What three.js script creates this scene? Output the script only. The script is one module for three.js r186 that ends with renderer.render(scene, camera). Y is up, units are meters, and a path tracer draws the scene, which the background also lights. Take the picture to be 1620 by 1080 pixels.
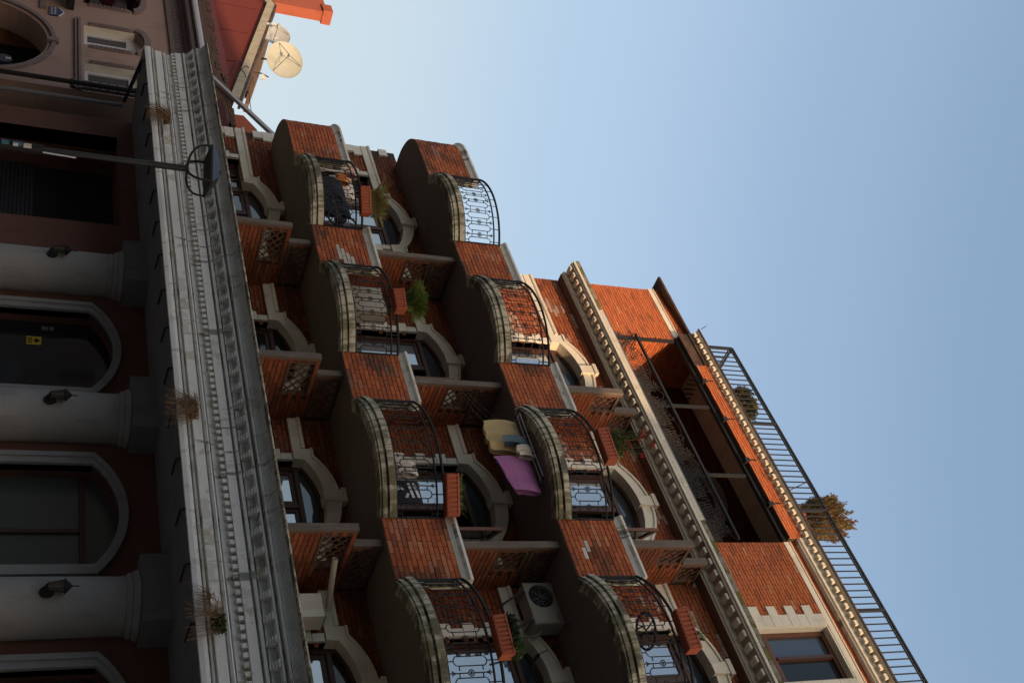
import * as THREE from 'three';
import { mergeGeometries, toCreasedNormals } from 'three/addons/utils/BufferGeometryUtils.js';

// ---------------------------------------------------------------- camera, sky, sun, exposure
const scene = new THREE.Scene();
const EYE = new THREE.Vector3(0, 1.6, 15.5);
const camera = new THREE.PerspectiveCamera(32.69, 1024 / 682, 0.1, 2000);
{ // the photograph was taken with the camera on its side: image right is up
  const r = new THREE.Vector3(0.67152586, 0.07077293, -0.73759353), u = new THREE.Vector3(0.26326954, 0.90769087, 0.32678194), b = new THREE.Vector3(0.69263422, -0.41362844, 0.59090553);
  const m = new THREE.Matrix4().makeBasis(u, r.clone().negate(), b);
  camera.quaternion.setFromRotationMatrix(m); camera.position.copy(EYE); camera.updateMatrixWorld(true);
}
const SUN = new THREE.Vector3(1.9, 0.56, 1).normalize();
{
  const W = 512, H = 256, d = new Float32Array(W * H * 4);
  const stops = [[-90, .20, .19, .18], [-3, .34, .33, .31], [0, .66, .73, .76], [8, .655, .755, .81], [15.5, .61, .735, .82], [26.5, .46, .62, .815], [39, .325, .465, .665], [46, .265, .395, .575], [60, .21, .325, .50], [90, .17, .27, .44]];
  const v = new THREE.Vector3();
  for (let j = 0; j < H; j++) for (let i = 0; i < W; i++) {
    const el = ((j + .5) / H - .5) * Math.PI, az = ((i + .5) / W - .5) * 2 * Math.PI;
    v.set(Math.cos(el) * Math.cos(az), Math.sin(el), Math.cos(el) * Math.sin(az));
    const e = el * 180 / Math.PI; let k = 1; while (k < stops.length - 1 && e > stops[k][0]) k++;
    const a = stops[k - 1], b = stops[k]; let t = THREE.MathUtils.clamp((e - a[0]) / (b[0] - a[0]), 0, 1); t = t * t * (3 - 2 * t) * .5 + t * .5;
    const c = [0, 1, 2].map((q) => a[q + 1] + (b[q + 1] - a[q + 1]) * t);
    const s = Math.max(0, v.dot(SUN)), g1 = Math.pow(s, 3), g2 = Math.pow(s, 60);
    if (e > -3) { c[0] += 2.9 * g1 + 5 * g2; c[1] += 2.0 * g1 + 3.4 * g2; c[2] += 1.12 * g1 + 1.8 * g2; }
    const o = (j * W + i) * 4; d[o] = c[0]; d[o + 1] = c[1]; d[o + 2] = c[2]; d[o + 3] = 1;
  }
  const t = new THREE.DataTexture(d, W, H, THREE.RGBAFormat, THREE.FloatType);
  t.mapping = THREE.EquirectangularReflectionMapping; t.magFilter = t.minFilter = THREE.LinearFilter; t.wrapS = THREE.RepeatWrapping; t.needsUpdate = true;
  scene.background = t; scene.environment = t;
}
const sun = new THREE.DirectionalLight(new THREE.Color().setRGB(1, .64, .36), 5);
sun.position.copy(SUN).multiplyScalar(90).add(new THREE.Vector3(-15, 8, 0)); sun.target.position.set(-15, 8, 0); sun.castShadow = true;
sun.shadow.mapSize.set(4096, 4096); Object.assign(sun.shadow.camera, { left: -60, right: 60, top: 60, bottom: -60, near: 1, far: 220 });
scene.add(sun, sun.target);
const renderer = new THREE.WebGLRenderer({ antialias: true });
renderer.toneMapping = THREE.LinearToneMapping; renderer.toneMappingExposure = 1;
renderer.shadowMap.enabled = true; renderer.setSize(1024, 682);

// ---------------------------------------------------------------- random, noise, textures, materials
function rng(seed) { let a = seed >>> 0; return () => { a = (a + 0x6D2B79F5) | 0; let t = Math.imul(a ^ (a >>> 15), 1 | a); t = (t + Math.imul(t ^ (t >>> 7), 61 | t)) ^ t; return ((t ^ (t >>> 14)) >>> 0) / 4294967296; }; }
const R0 = rng(7);
function hash(x, y, s) { let h = Math.imul(x, 374761393) + Math.imul(y, 668265263) + Math.imul(s, 974634157); h = Math.imul(h ^ (h >>> 13), 1274126177); return ((h ^ (h >>> 16)) >>> 0) / 4294967296; }
function vnoise(x, y, px, py, s) {
  const xi = Math.floor(x), yi = Math.floor(y), f = x - xi, g = y - yi, u = f * f * (3 - 2 * f), v = g * g * (3 - 2 * g), w = (a, n) => ((a % n) + n) % n;
  const a = hash(w(xi, px), w(yi, py), s), b = hash(w(xi + 1, px), w(yi, py), s), c = hash(w(xi, px), w(yi + 1, py), s), d = hash(w(xi + 1, px), w(yi + 1, py), s);
  return a + (b - a) * u + (c - a) * v + (a - b - c + d) * u * v;
}
function fbm(u, v, fx, fy, oct, s) { let r = 0, a = .5, n = 0; for (let i = 0; i < oct; i++) { r += a * vnoise(u * fx, v * fy, fx, fy, s + i * 17); n += a; a *= .5; fx *= 2; fy *= 2; } return r / n; }
const sm = (a, b, x) => { const t = Math.min(1, Math.max(0, (x - a) / (b - a))); return t * t * (3 - 2 * t); };
const enc = (x) => 255 * (x <= .0031308 ? 12.92 * x : 1.055 * Math.pow(x, 1 / 2.4) - .055);
function tex(n, metres, fn, linear) {
  const d = new Uint8Array(n * n * 4);
  for (let j = 0; j < n; j++) for (let i = 0; i < n; i++) { let c = fn((i + .5) / n, (j + .5) / n); if (typeof c === 'number') c = [c, c, c]; const o = (j * n + i) * 4; for (let k = 0; k < 3; k++) d[o + k] = Math.min(255, Math.max(0, Math.round(linear ? c[k] * 255 : enc(Math.min(1, c[k]))))); d[o + 3] = 255; }
  const t = new THREE.DataTexture(d, n, n, THREE.RGBAFormat); t.wrapS = t.wrapT = THREE.RepeatWrapping; t.magFilter = THREE.LinearFilter; t.minFilter = THREE.LinearMipmapLinearFilter; t.generateMipmaps = true;
  if (!linear) t.colorSpace = THREE.SRGBColorSpace; t.repeat.set(1 / metres, 1 / metres); t.needsUpdate = true; return t;
}
const mix3 = (a, b, t) => a.map((x, i) => x + (b[i] - x) * t);
const T = {
  grain: tex(256, 1.1, (u, v) => .78 + .22 * fbm(u, v, 24, 24, 4, 3)),
  plaster: tex(512, 2.7, (u, v) => { const a = fbm(u, v, 5, 5, 6, 11), b = fbm(u, v, 90, 90, 2, 23), s = sm(.56, .68, fbm(u, v, 9, 4, 5, 41)); return mix3([.9 + .1 * a, .9 + .1 * a, .9 + .1 * a].map((x) => x * (.92 + .08 * b)), [.6, .56, .5], s * .3); }),
  // white cornice stone: broken dark run-off streaks and lichen, each with its own ragged outline
  stone: tex(1024, 5.3, (u, v) => { const a = fbm(u, v, 7, 7, 6, 5), st = sm(.56, .66, fbm(u, v, 60, 7, 5, 77)) * sm(.60, .68, fbm(u, v, 5, 4, 5, 31)), pa = sm(.62, .74, fbm(u, v, 22, 22, 6, 61)), li = sm(.65, .72, fbm(u, v, 26, 26, 5, 99)); let c = [.9 + .1 * a, .9 + .1 * a, .88 + .1 * a]; c = mix3(c, [.1, .095, .08], st * .75); c = mix3(c, [.4, .37, .31], pa * .35); return mix3(c, [.42, .36, .18], li * .45).map((x) => x * (.9 + .1 * fbm(u, v, 160, 160, 2, 8))); }),
  mould: tex(1024, 3.1, (u, v) => { const a = fbm(u, v, 6, 6, 6, 15), bl = sm(.5, .6, fbm(u, v, 9, 16, 6, 47)), st = sm(.52, .62, fbm(u, v, 90, 6, 4, 71)), gr = sm(.56, .68, fbm(u, v, 12, 12, 5, 87)); let c = [.84 + .16 * a, .82 + .16 * a, .74 + .16 * a]; c = mix3(c, [.1, .1, .085], bl * .82); c = mix3(c, [.14, .13, .11], st * .65); return mix3(c, [.25, .25, .12], gr * .5).map((x) => x * (.86 + .14 * fbm(u, v, 120, 120, 2, 19))); }),
  moss: tex(256, 1.2, (u, v) => { const m = sm(.42, .6, fbm(u, v, 9, 9, 5, 36)); return mix3([.30, .27, .23], mix3([.10, .10, .035], [.22, .2, .06], fbm(u, v, 30, 30, 3, 2)), m); }),
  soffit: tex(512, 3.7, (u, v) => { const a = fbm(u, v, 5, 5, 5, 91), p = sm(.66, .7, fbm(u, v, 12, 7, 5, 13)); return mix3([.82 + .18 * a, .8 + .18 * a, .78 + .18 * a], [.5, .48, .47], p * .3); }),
  wood: tex(256, .8, (u, v) => { const a = fbm(u, v, 3, 48, 4, 21); return .62 + .38 * a; }),
  weather: tex(256, 1.3, (u, v) => { const a = fbm(u, v, 40, 5, 4, 29), p = sm(.5, .6, fbm(u, v, 10, 10, 4, 58)); return mix3([.5 + .5 * a, .48 + .47 * a, .45 + .45 * a], [.95, .93, .9], p * .35); }),
  rust: tex(256, 1.4, (u, v) => mix3([.5, .4, .3], [1, .8, .55], sm(.4, .65, fbm(u, v, 6, 6, 6, 44)))),
  cloth: tex(256, .5, (u, v) => .86 + .14 * (.5 + .5 * Math.sin(u * 2 * Math.PI * 60)) * fbm(u, v, 20, 20, 3, 66)),
  tile: tex(512, 2.2, (u, v) => { const row = Math.floor(v * 44), e = (v * 44) % 1, a = fbm(u, v, 70, 44, 3, row * 7 + 5); return (.45 + .75 * a) * (e < .3 ? .4 : 1); }),
  stripe: tex(256, 1, (u, v) => (v > .24 && v < .46 && (v * 42) % 1 < .3 ? .62 : 1) * (.84 + .16 * fbm(u, v, 60, 60, 3, 61))),
  fine: tex(256, .6, (u, v) => fbm(u, v, 40, 40, 3, 12), true),
};
function mat(rgb, o = {}) { const { phys, ...q } = o; const m = new (phys ? THREE.MeshPhysicalMaterial : THREE.MeshStandardMaterial)({ roughness: .9, metalness: 0, side: THREE.DoubleSide, ...q }); m.color.setRGB(...rgb); return m; }
const bump = (s) => ({ bumpMap: T.fine, bumpScale: s });
const M = {
  mortar: mat([.05, .03, .02], { map: T.grain }),
  brick: mat([1, 1, 1], { map: T.grain, roughness: .92 }),
  cream: mat([.80, .735, .60], { map: T.plaster, ...bump(.002) }),
  pale: mat([.80, .75, .64], { map: T.plaster }),
  white: mat([.80, .80, .77], { map: T.stone, ...bump(.003) }),
  edge: mat([.58, .54, .44], { map: T.mould, ...bump(.006) }),
  cope: mat([.72, .70, .65], { map: T.stone, ...bump(.004) }),
  moss: mat([1, 1, 1], { map: T.moss, bumpMap: T.fine, bumpScale: .02 }),
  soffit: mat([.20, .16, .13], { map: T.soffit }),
  wood: mat([.085, .036, .022], { map: T.wood, roughness: .55 }),
  woodRed: mat([.17, .06, .03], { map: T.wood, roughness: .5 }),
  weather: mat([.17, .145, .125], { map: T.weather }),
  lattice: mat([.15, .08, .05], { map: T.wood }),
  iron: mat([.010, .0105, .012], { roughness: .75 }),
  ironGrey: mat([.019, .021, .023], { roughness: .6 }),
  steel: mat([.16, .165, .17], { roughness: .5, metalness: .3 }),
  dark: mat([.012, .010, .009]),
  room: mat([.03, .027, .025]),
  pinkWall: mat([.40, .265, .21], { map: T.plaster, ...bump(.002) }),
  pinkTrim: mat([.22, .165, .15], { map: T.plaster }),
  arcade: mat([.17, .075, .05], { map: T.plaster, ...bump(.002) }),
  column: mat([.33, .33, .32], { map: T.plaster, ...bump(.004) }),
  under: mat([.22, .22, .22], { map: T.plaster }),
  terracotta: mat([.40, .10, .045], { map: T.grain, roughness: .8 }),
  redWall: mat([.17, .026, .017], { map: T.grain }),
  orangeWall: mat([.34, .085, .042], { map: T.plaster }),
  maroon: mat([.07, .012, .016], { map: T.grain }),
  rosePlaster: mat([.2, .055, .055], { map: T.plaster }),
  oldBrick: mat([.17, .095, .06], { map: T.tile, bumpMap: T.tile, bumpScale: .03 }),
  board: mat([.45, .44, .36], { map: T.weather }),
  brownBoard: mat([.20, .135, .085], { map: T.weather }),
  dish: mat([.40, .42, .36], { map: T.plaster, roughness: .6 }),
  dishGrey: mat([.4, .42, .42], { roughness: .5 }),
  rust: mat([.085, .052, .03], { map: T.rust, roughness: .7 }),
  acWhite: mat([.34, .31, .25], { map: T.grain, roughness: .6 }),
  pvc: mat([.66, .6, .48], { roughness: .5 }),
  frameWhite: mat([.62, .62, .66], { roughness: .4 }),
  concrete: mat([.30, .29, .27], { map: T.plaster }),
  asphalt: mat([.05, .05, .052], { map: T.grain }),
  paving: mat([.22, .21, .2], { map: T.grain }),
  glass: mat([.42, .46, .5], { roughness: .03, metalness: .62 }),
  glassDark: mat([.10, .115, .13], { roughness: .04, metalness: .55 }),
  glassGreen: mat([.085, .10, .085], { roughness: .25, metalness: .1 }),
  glassBlack: mat([.03, .034, .036], { roughness: .06, metalness: .4 }),
  curtain: mat([.55, .55, .53], { map: T.cloth }),
  blade: mat([.24, .13, .05], { phys: true, transmission: .3, thickness: 0, roughness: 1 }),
  straw: mat([.36, .32, .10], { phys: true, transmission: .35, thickness: 0, roughness: 1 }),
  bladeGreen: mat([.19, .25, .035], { phys: true, transmission: .35, thickness: 0, roughness: 1 }),
  leaf: mat([.06, .105, .022], { phys: true, transmission: .35, thickness: 0, roughness: .9 }),
  leafDark: mat([.022, .04, .014], { phys: true, transmission: .3, thickness: 0, roughness: .9 }),
  leafYellow: mat([.15, .10, .018], { phys: true, transmission: .35, thickness: 0, roughness: .95 }),
  leafBrown: mat([.13, .065, .022], { phys: true, transmission: .3, thickness: 0, roughness: .95 }),
  petal: mat([.62, .03, .025], { phys: true, transmission: .3, thickness: 0, roughness: .8 }),
  stem: mat([.10, .09, .04]),
  yellowCloth: mat([.66, .50, .24], { map: T.cloth, phys: true, transmission: .3, thickness: 0, roughness: 1 }),
  purpleCloth: mat([.46, .17, .40], { map: T.stripe, phys: true, transmission: .2, thickness: 0, roughness: 1 }),
  denim: mat([.10, .16, .22], { map: T.cloth }),
  whiteCloth: mat([.66, .58, .50], { map: T.cloth }),
  pinkCloth: mat([.62, .36, .29], { map: T.cloth }),
  navyCloth: mat([.02, .022, .034], { map: T.cloth }),
  orangeCloth: mat([.65, .2, .04], { map: T.cloth }),
};

// ---------------------------------------------------------------- geometry helpers
function fin(g, crease) { // separate faces, normals, and uv in metres laid on each face's own main plane
  if (g.index) g = g.toNonIndexed(); for (const k of Object.keys(g.attributes)) if (k !== 'position') g.deleteAttribute(k);
  g.computeVertexNormals(); if (crease) g = toCreasedNormals(g, crease);
  const p = g.attributes.position, n = p.count, uv = new Float32Array(n * 2), a = new THREE.Vector3(), b = new THREE.Vector3(), c = new THREE.Vector3();
  for (let i = 0; i < n; i += 3) {
    a.fromBufferAttribute(p, i); b.fromBufferAttribute(p, i + 1).sub(a); c.fromBufferAttribute(p, i + 2).sub(a); b.cross(c); const x = Math.abs(b.x), y = Math.abs(b.y), z = Math.abs(b.z);
    for (let k = i; k < i + 3; k++) { const X = p.getX(k), Y = p.getY(k), Z = p.getZ(k); if (z >= x && z >= y) { uv[2 * k] = X; uv[2 * k + 1] = Y; } else if (x >= y) { uv[2 * k] = Z; uv[2 * k + 1] = Y; } else { uv[2 * k] = X; uv[2 * k + 1] = Z; } }
  }
  g.setAttribute('uv', new THREE.BufferAttribute(uv, 2)); return g;
}
const box = (x0, x1, y0, y1, z0, z1) => new THREE.BoxGeometry(Math.abs(x1 - x0), Math.abs(y1 - y0), Math.abs(z1 - z0)).translate((x0 + x1) / 2, (y0 + y1) / 2, (z0 + z1) / 2);
const V = (x, y, z) => new THREE.Vector3(x, y, z);
function tube(pts, r, n = 8, rad = 5, closed = false, straight = false) {
  const v = pts.map((p) => (p.isVector3 ? p : V(...p)));
  if (straight) { const c = new THREE.CurvePath(); for (let i = 0; i < v.length - 1; i++) c.add(new THREE.LineCurve3(v[i], v[i + 1])); return new THREE.TubeGeometry(c, n, r, rad, closed); }
  return new THREE.TubeGeometry(v.length === 2 ? new THREE.LineCurve3(v[0], v[1]) : new THREE.CatmullRomCurve3(v, closed, 'catmullrom', .5), v.length === 2 ? 1 : n, r, rad, closed);
}
function bar(a, b, w, d) { // rectangular bar from a to b
  const A = V(...a), B = V(...b), L = A.distanceTo(B), g = new THREE.BoxGeometry(w, L, d), q = new THREE.Quaternion().setFromUnitVectors(V(0, 1, 0), B.clone().sub(A).normalize());
  return g.applyQuaternion(q).translate((A.x + B.x) / 2, (A.y + B.y) / 2, (A.z + B.z) / 2);
}
function shape(pts, holes = []) { const s = new THREE.Shape(pts.map((p) => new THREE.Vector2(...p))); for (const h of holes) s.holes.push(new THREE.Path(h.map((p) => new THREE.Vector2(...p)))); return s; }
const slab = (pts, z0, z1, holes) => new THREE.ExtrudeGeometry(shape(pts, holes), { depth: z1 - z0, bevelEnabled: false, curveSegments: 1 }).translate(0, 0, z0); // outline in x, y
function flip(g) { g = g.index ? g.toNonIndexed() : g; const p = g.attributes.position.array; for (let i = 0; i < p.length; i += 9) for (let k = 0; k < 3; k++) { const t = p[i + 3 + k]; p[i + 3 + k] = p[i + 6 + k]; p[i + 6 + k] = t; } return g; }
function remap(g, f) { const p = g.attributes.position; for (let i = 0; i < p.count; i++) { const q = f(p.getX(i), p.getY(i), p.getZ(i)); p.setXYZ(i, ...q); } return g; }
const prismX = (zy, x0, x1) => flip(remap(new THREE.ExtrudeGeometry(shape(zy), { depth: x1 - x0, bevelEnabled: false, curveSegments: 1 }), (a, b, c) => [x0 + c, b, a])); // profile in z, y run along x
const plate = (xz, y0, y1) => flip(remap(new THREE.ExtrudeGeometry(shape(xz), { depth: y1 - y0, bevelEnabled: false, curveSegments: 1 }), (a, b, c) => [a, y0 + c, b])); // outline in x, z, thick in y
function sweep(path, prof) { // path: [{x,z,nx,nz}], prof: closed loop of [offset, y]
  const pos = [], P = (i, j) => { const p = path[i], q = prof[(j + prof.length) % prof.length]; return [p.x + p.nx * q[0], q[1], p.z + p.nz * q[0]]; };
  for (let i = 0; i < path.length - 1; i++) for (let j = 0; j < prof.length; j++) { const a = P(i, j), b = P(i + 1, j), c = P(i + 1, j + 1), d = P(i, j + 1); pos.push(...a, ...b, ...c, ...a, ...c, ...d); }
  const tri = THREE.ShapeUtils.triangulateShape(prof.map((p) => new THREE.Vector2(...p)), []);
  for (const t of tri) { pos.push(...P(0, t[0]), ...P(0, t[2]), ...P(0, t[1])); const e = path.length - 1; pos.push(...P(e, t[0]), ...P(e, t[1]), ...P(e, t[2])); }
  const g = new THREE.BufferGeometry(); g.setAttribute('position', new THREE.Float32BufferAttribute(pos, 3)); return g;
}
const origin = new WeakMap(), counts = new Map();
const numbered = (n) => { const k = counts.get(n) || 0; counts.set(n, k + 1); return k ? n + '_' + String(k).padStart(3, '0') : n; };
const org = (p) => origin.get(p) || V(0, 0, 0);
function grp(name, parent, at) { const g = new THREE.Group(); g.name = name; const w = V(...at); origin.set(g, w); g.position.copy(w).sub(org(parent)); parent.add(g); return g; }
function part(name, geos, m, parent, o = {}) { // world-space geometry becomes one mesh under parent
  const list = (Array.isArray(geos) ? geos : [geos]).map((g) => fin(g, o.crease)); let g = list.length > 1 ? mergeGeometries(list) : list[0]; const w = org(parent);
  let at = V(0, 0, 0);
  if (parent === scene) { g.computeBoundingBox(); const b = g.boundingBox; at = V((b.min.x + b.max.x) / 2, b.min.y, (b.min.z + b.max.z) / 2); g = g.translate(-at.x, -at.y, -at.z); } else g = g.translate(-w.x, -w.y, -w.z);
  const mesh = new THREE.Mesh(g, m); mesh.name = parent === scene ? numbered(name) : name; mesh.position.copy(at); mesh.castShadow = mesh.receiveShadow = true;
  if (o.kind) mesh.userData.kind = o.kind; if (o.label) mesh.userData.label = o.label; parent.add(mesh); return mesh;
}
function thing(name, label, category, at, group) { const g = grp(numbered(name), scene, at); g.userData = { label, category }; if (group) g.userData.group = group; return g; }
function tag(o, label, category, group) { Object.assign(o.userData, { label, category }); if (group) o.userData.group = group; return o; }
const struct = (name, geos, m) => part(name, geos, m, scene, { kind: 'structure' });
function copyOf(root, at, label, turn = 0) { const c = root.clone(); c.name = numbered(root.name.replace(/_\d{3}$/, '')); scene.add(c); c.position.set(...at); c.rotation.y = turn; c.userData = { ...root.userData, label }; return c; }
const arc = (cx, cy, rx, ry, a0, a1, n) => Array.from({ length: n + 1 }, (_, i) => { const t = a0 + (a1 - a0) * i / n; return [cx + rx * Math.cos(t), cy + ry * Math.sin(t)]; });

// ---------------------------------------------------------------- bricks: gathered from every brick face, then split into single bricks and the rest
const bricks = [];
const BL = .245;
function brickRun(parent, path, len, y0, y1, course, o = {}) { // path(s) -> {x, z, nx, nz}
  const r = rng(o.seed || 1), L = (o.len || BL) + .013, rows = Math.max(1, Math.round((y1 - y0) / course)), ch = (y1 - y0) / rows;
  for (let k = 0; k < rows; k++) {
    let s = -(k % 2 ? L / 2 : 0) - L * .13 * r();
    while (s < len) {
      const a = Math.max(0, s), b = Math.min(len, s + L - .013); s += L;
      if (b - a < .03) continue;
      const p = path((a + b) / 2), yc = y0 + (k + .5) * ch;
      if (o.skip && o.skip(p.x, yc, p.z)) continue;
      const h = r(), w = r(), q = fbm(((p.x + p.z * .7) / 9 + 10) % 1, (yc / 9) % 1, 14, 14, 4, 5 + (o.seed || 1)), wh = fbm(((p.x - p.z) / 9 + 10) % 1, (yc / 9) % 1, 22, 22, 4, 77);
      let c = mix3([.22, .046, .015], [.42, .118, .038], o.even ? .45 + h * .4 : h * .6 + .2); if (w < .08) c = mix3(c, [.12, .045, .03], .5); else if (w > .965) c = mix3(c, [.42, .24, .13], .4);
      const dirt = sm(.56, .72, q) * (o.dirt ?? .6); c = mix3(c, [.045, .03, .018], dirt);
      const salt = sm(.62, .68, wh) * (o.salt ?? .1) * (r() > .45 ? 1 : .2); c = mix3(c, [.52, .42, .36], salt);
      if (o.patch && o.patch.some((q) => Math.hypot(p.x - q[0], (yc - q[1]) * 1.6) < q[2] + .08 * r())) c = mix3([.40, .36, .30], [.5, .46, .40], r());
      bricks.push({ parent, x: p.x, y: yc, z: p.z, nx: p.nx, nz: p.nz, l: b - a, h: ch - .0135, c: c.map((x) => x * (o.tone ?? 1)), rank: o.rank || 0, out: .014 + .008 * r(), lift: (r() - .5) * .004 });
    }
  }
}
const line = (x0, z0, x1, z1) => { const L = Math.hypot(x1 - x0, z1 - z0), dx = (x1 - x0) / L, dz = (z1 - z0) / L; return [(s) => ({ x: x0 + dx * s, z: z0 + dz * s, nx: -dz, nz: dx }), L]; };

// ---------------------------------------------------------------- ground and street
struct('ground', box(-400, 400, -1.2, -.3, -400, 400), M.concrete);
struct('road', box(-300, 300, -.2, -.12, 4.6, 13.2), M.asphalt);
struct('pavement', [box(-300, 300, -.2, 0, -.9, 4.4), box(-300, 300, -.2, .004, 4.4, 4.6)], M.paving);
struct('pavement_far', [box(-300, 300, -.2, 0, 13.4, 18), box(-300, 300, -.2, .004, 13.2, 13.4)], M.paving);

// ---------------------------------------------------------------- the brick building
const B = thing('apartment_building', 'red brick apartment building with curved balconies over a white columned arcade', 'building', [-14, 0, 0]);
const XL = -25.4, XT = -20.6, XR = -3, YA = 7.75, YB = 11.0, CO = .0866;
const WX = [-22.15, -17.25, -13.4, -9.5, -5.6], PX = [-19.35, -15.37, -11.4, -7.42];
const outerArc = arc(0, 6.655, 1.15, .985, Math.PI * .15, Math.PI * .85, 18).filter((p) => Math.abs(p[0]) <= .985);
function archPts(hw, ys, yc, n = 16) { const s = yc - ys, r = (hw * hw + s * s) / (2 * s), a = Math.asin(hw / r); return Array.from({ length: n + 1 }, (_, i) => { const t = a - 2 * a * i / n; return [r * Math.sin(t), yc - r + r * Math.cos(t)]; }); } // right to left
const hole = (c, oy, yb, ext = 0) => [[c - .92 - ext, oy + yb], [c + .92, oy + yb], ...archPts(.92, 7.12, 7.39).map(([x, y]) => [c + x, oy + y]), ...(ext ? [[c - .921, oy + 6.93], [c - .92 - ext, oy + 6.93]] : [])];
const LV = [{ oy: 0, yb: 5.66 }, { oy: 3.25, yb: 4.75 }, { oy: 6.5, yb: 4.75 }];
const wins = []; // every arched opening of the three brick storeys
LV.forEach((l, k) => WX.forEach((c, i) => { if (k === 2 && i === 0) return; wins.push({ c, oy: l.oy, yb: l.yb, k, i, ext: i === 0 ? 1.03 : 0 }); }));
const inWin = (x, y) => wins.some((w) => (w.ext && x > w.c - 1.0 - w.ext && x < w.c - .9 && y > w.oy + w.yb - .05 && y < w.oy + 6.9) || Math.abs(x - w.c) < 1.0 && y > w.oy + w.yb - .05 && y < w.oy + 7.5 - .12 * Math.abs(x - w.c) && (Math.abs(x - w.c) < .95 || y > w.oy + 6.9));
const AW = [-10.35, -9.2, 15.2, 16.95]; // attic window
part('wall', [
  slab([[XL, 5.6], [XR, 5.6], [XR, 14.95], [XT, 14.95], [XT, YB + .1], [XL, YB + .1]], -.34, 0, wins.map((w) => hole(w.c, w.oy, w.yb, w.ext))),
  slab([[XT, 14.96], [XR, 14.96], [XR, 17.6], [XT, 17.6]], -.34, -.002, [[[-18.7, 15.0], [-12.43, 15.0], [-12.43, 17.3], [-18.7, 17.3]], [[AW[0], AW[2]], [AW[1], AW[2]], [AW[1], AW[3]], [AW[0], AW[3]]]]),
  box(-18.68, -12.45, 17.301, 17.6, -.34, -.2),
], M.mortar, B);
part('body', [box(XL, XR, 0, 4.6, -9, -2.2), box(XL, XT, 4.601, YB + .1, -9, -.6), box(XT + .001, XR, 4.602, 14.9, -9, -.602), box(XT + .002, -18.86, 14.9, 17.95, -9, -.35), box(-12.27, XR, 14.9, 17.95, -9, -.601), box(-18.86, -12.27, 14.9, 17.95, -9, -1.9), box(XL - .001, XL + .3, 5.6, YB + .09, -.6, -.345), box(XT + .003, XT + .3, 11.2, 17.6, -.6, -.345)], M.concrete, B);
part('roof', box(XT - .1, XR, 17.96, 18.04, -9, -1), M.concrete, B);
{ const [p, L] = line(XL, 0, XR, 0);
  brickRun(B, p, L, 5.6, YB + .1, CO, { seed: 3, skip: (x, y) => inWin(x, y) || x > -6.4 || (x < XL + .3), dirt: .55, salt: .12, tone: .8 });
  const [p2, L2] = line(XT, 0, XR, 0);
  brickRun(B, p2, L2, 11.2, 14.38, CO, { seed: 4, skip: (x, y) => inWin(x, y) || x > -6.4, dirt: .35, salt: .6 });
  const inAtt = (x, y) => (x > -18.72 && x < -12.41 && y > 15 && y < 17.32) || (x > AW[0] - .05 && x < AW[1] + .05 && y > 15.15 && y < 17);
  for (const [xa, xb, ya, yb, sd] of [[XT, -18.705, 14.9, 16.97, 5], [-12.425, AW[0] - .02, 14.9, 16.97, 15], [AW[1], -6.4, 14.9, 16.97, 16], [XT, -18.705, 17.13, 17.5, 6], [-12.425, -6.4, 17.13, 17.5, 17]]) { const [q, l] = line(xa, 0, xb, 0); brickRun(B, q, l, ya, yb, .0735, { seed: sd, len: .225, dirt: .12, salt: .02, rank: 1, tone: 1.5, even: 1 }); }
  const [p3, L3] = line(-17.63, .15, -12.43, .15);
  brickRun(B, p3, L3, 17.06, 17.4, .0735, { seed: 7, len: .225, dirt: .2, salt: .03, rank: 1, tone: 1.5, even: 1 });
  const [p4, L4] = line(-18.7, -.004, -18.7, -1.6);
  brickRun(B, p4, L4, 15.0, 17.94, .0735, { seed: 8, len: .225, dirt: .05, salt: 0, tone: 1.5 });
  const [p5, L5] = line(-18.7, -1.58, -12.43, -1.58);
  brickRun(B, p5, L5, 15.0, 17.94, .0735, { seed: 9, len: .225, dirt: .05, salt: 0, tone: .3, skip: (x, y) => (Math.abs(x + 15.2) < 1 && y < 17.25) || (x > -18.3 && x < -16.9 && y < 16.8) });  // back wall: loggia shade is put into the brick colour by the low tone
}
{ const G = grp('attic_window', B, [-9.8, 15.2, 0]), [a, b, y0, y1] = AW;
  part('frame', slab([[a, y0], [b, y0], [b, y1 - .02], [a, y1 - .02]], -.22, -.13, [[[a + .09, y0 + .05], [b - .09, y0 + .05], [b - .09, 15.44], [a + .09, 15.44]], [[a + .09, 15.53], [a + .53, 15.53], [a + .53, y1 - .11], [a + .09, y1 - .11]], [[a + .61, 15.53], [b - .09, 15.53], [b - .09, y1 - .11], [a + .61, y1 - .11]]]), M.woodRed, G);
  part('pane', box(a + .09, b - .09, y0 + .05, 15.44, -.185, -.18), M.glassDark, G); part('pane', box(a + .09, a + .53, 15.53, y1 - .11, -.186, -.181), M.glassDark, G); part('pane', box(a + .61, b - .09, 15.53, y1 - .11, -.187, -.182), M.glassBlack, G);
  part('stile', box(a + .535, a + .605, 15.531, y1 - .111, -.131, -.10), M.wood, G);
  part('reveal', [box(a - .03, a + .002, y0, y1, -.28, .03), box(b - .002, b + .03, y0, y1, -.28, .03), box(a + .003, b - .003, y1 - .022, y1 + .018, -.28, .028)], M.cream, G);
  for (const s of [-1, 1]) { let y = y1 + .015, k = 0; while (y > 15.05) { const e = s < 0 ? a - .031 : b + .031; part('quoin_block', box(e, e + s * (k % 2 ? .46 : .26), Math.max(14.95, y - .205), y, -.05, .048 + .003 * (k % 2)), M.cream, G); y -= .212; k++; } } }
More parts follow.
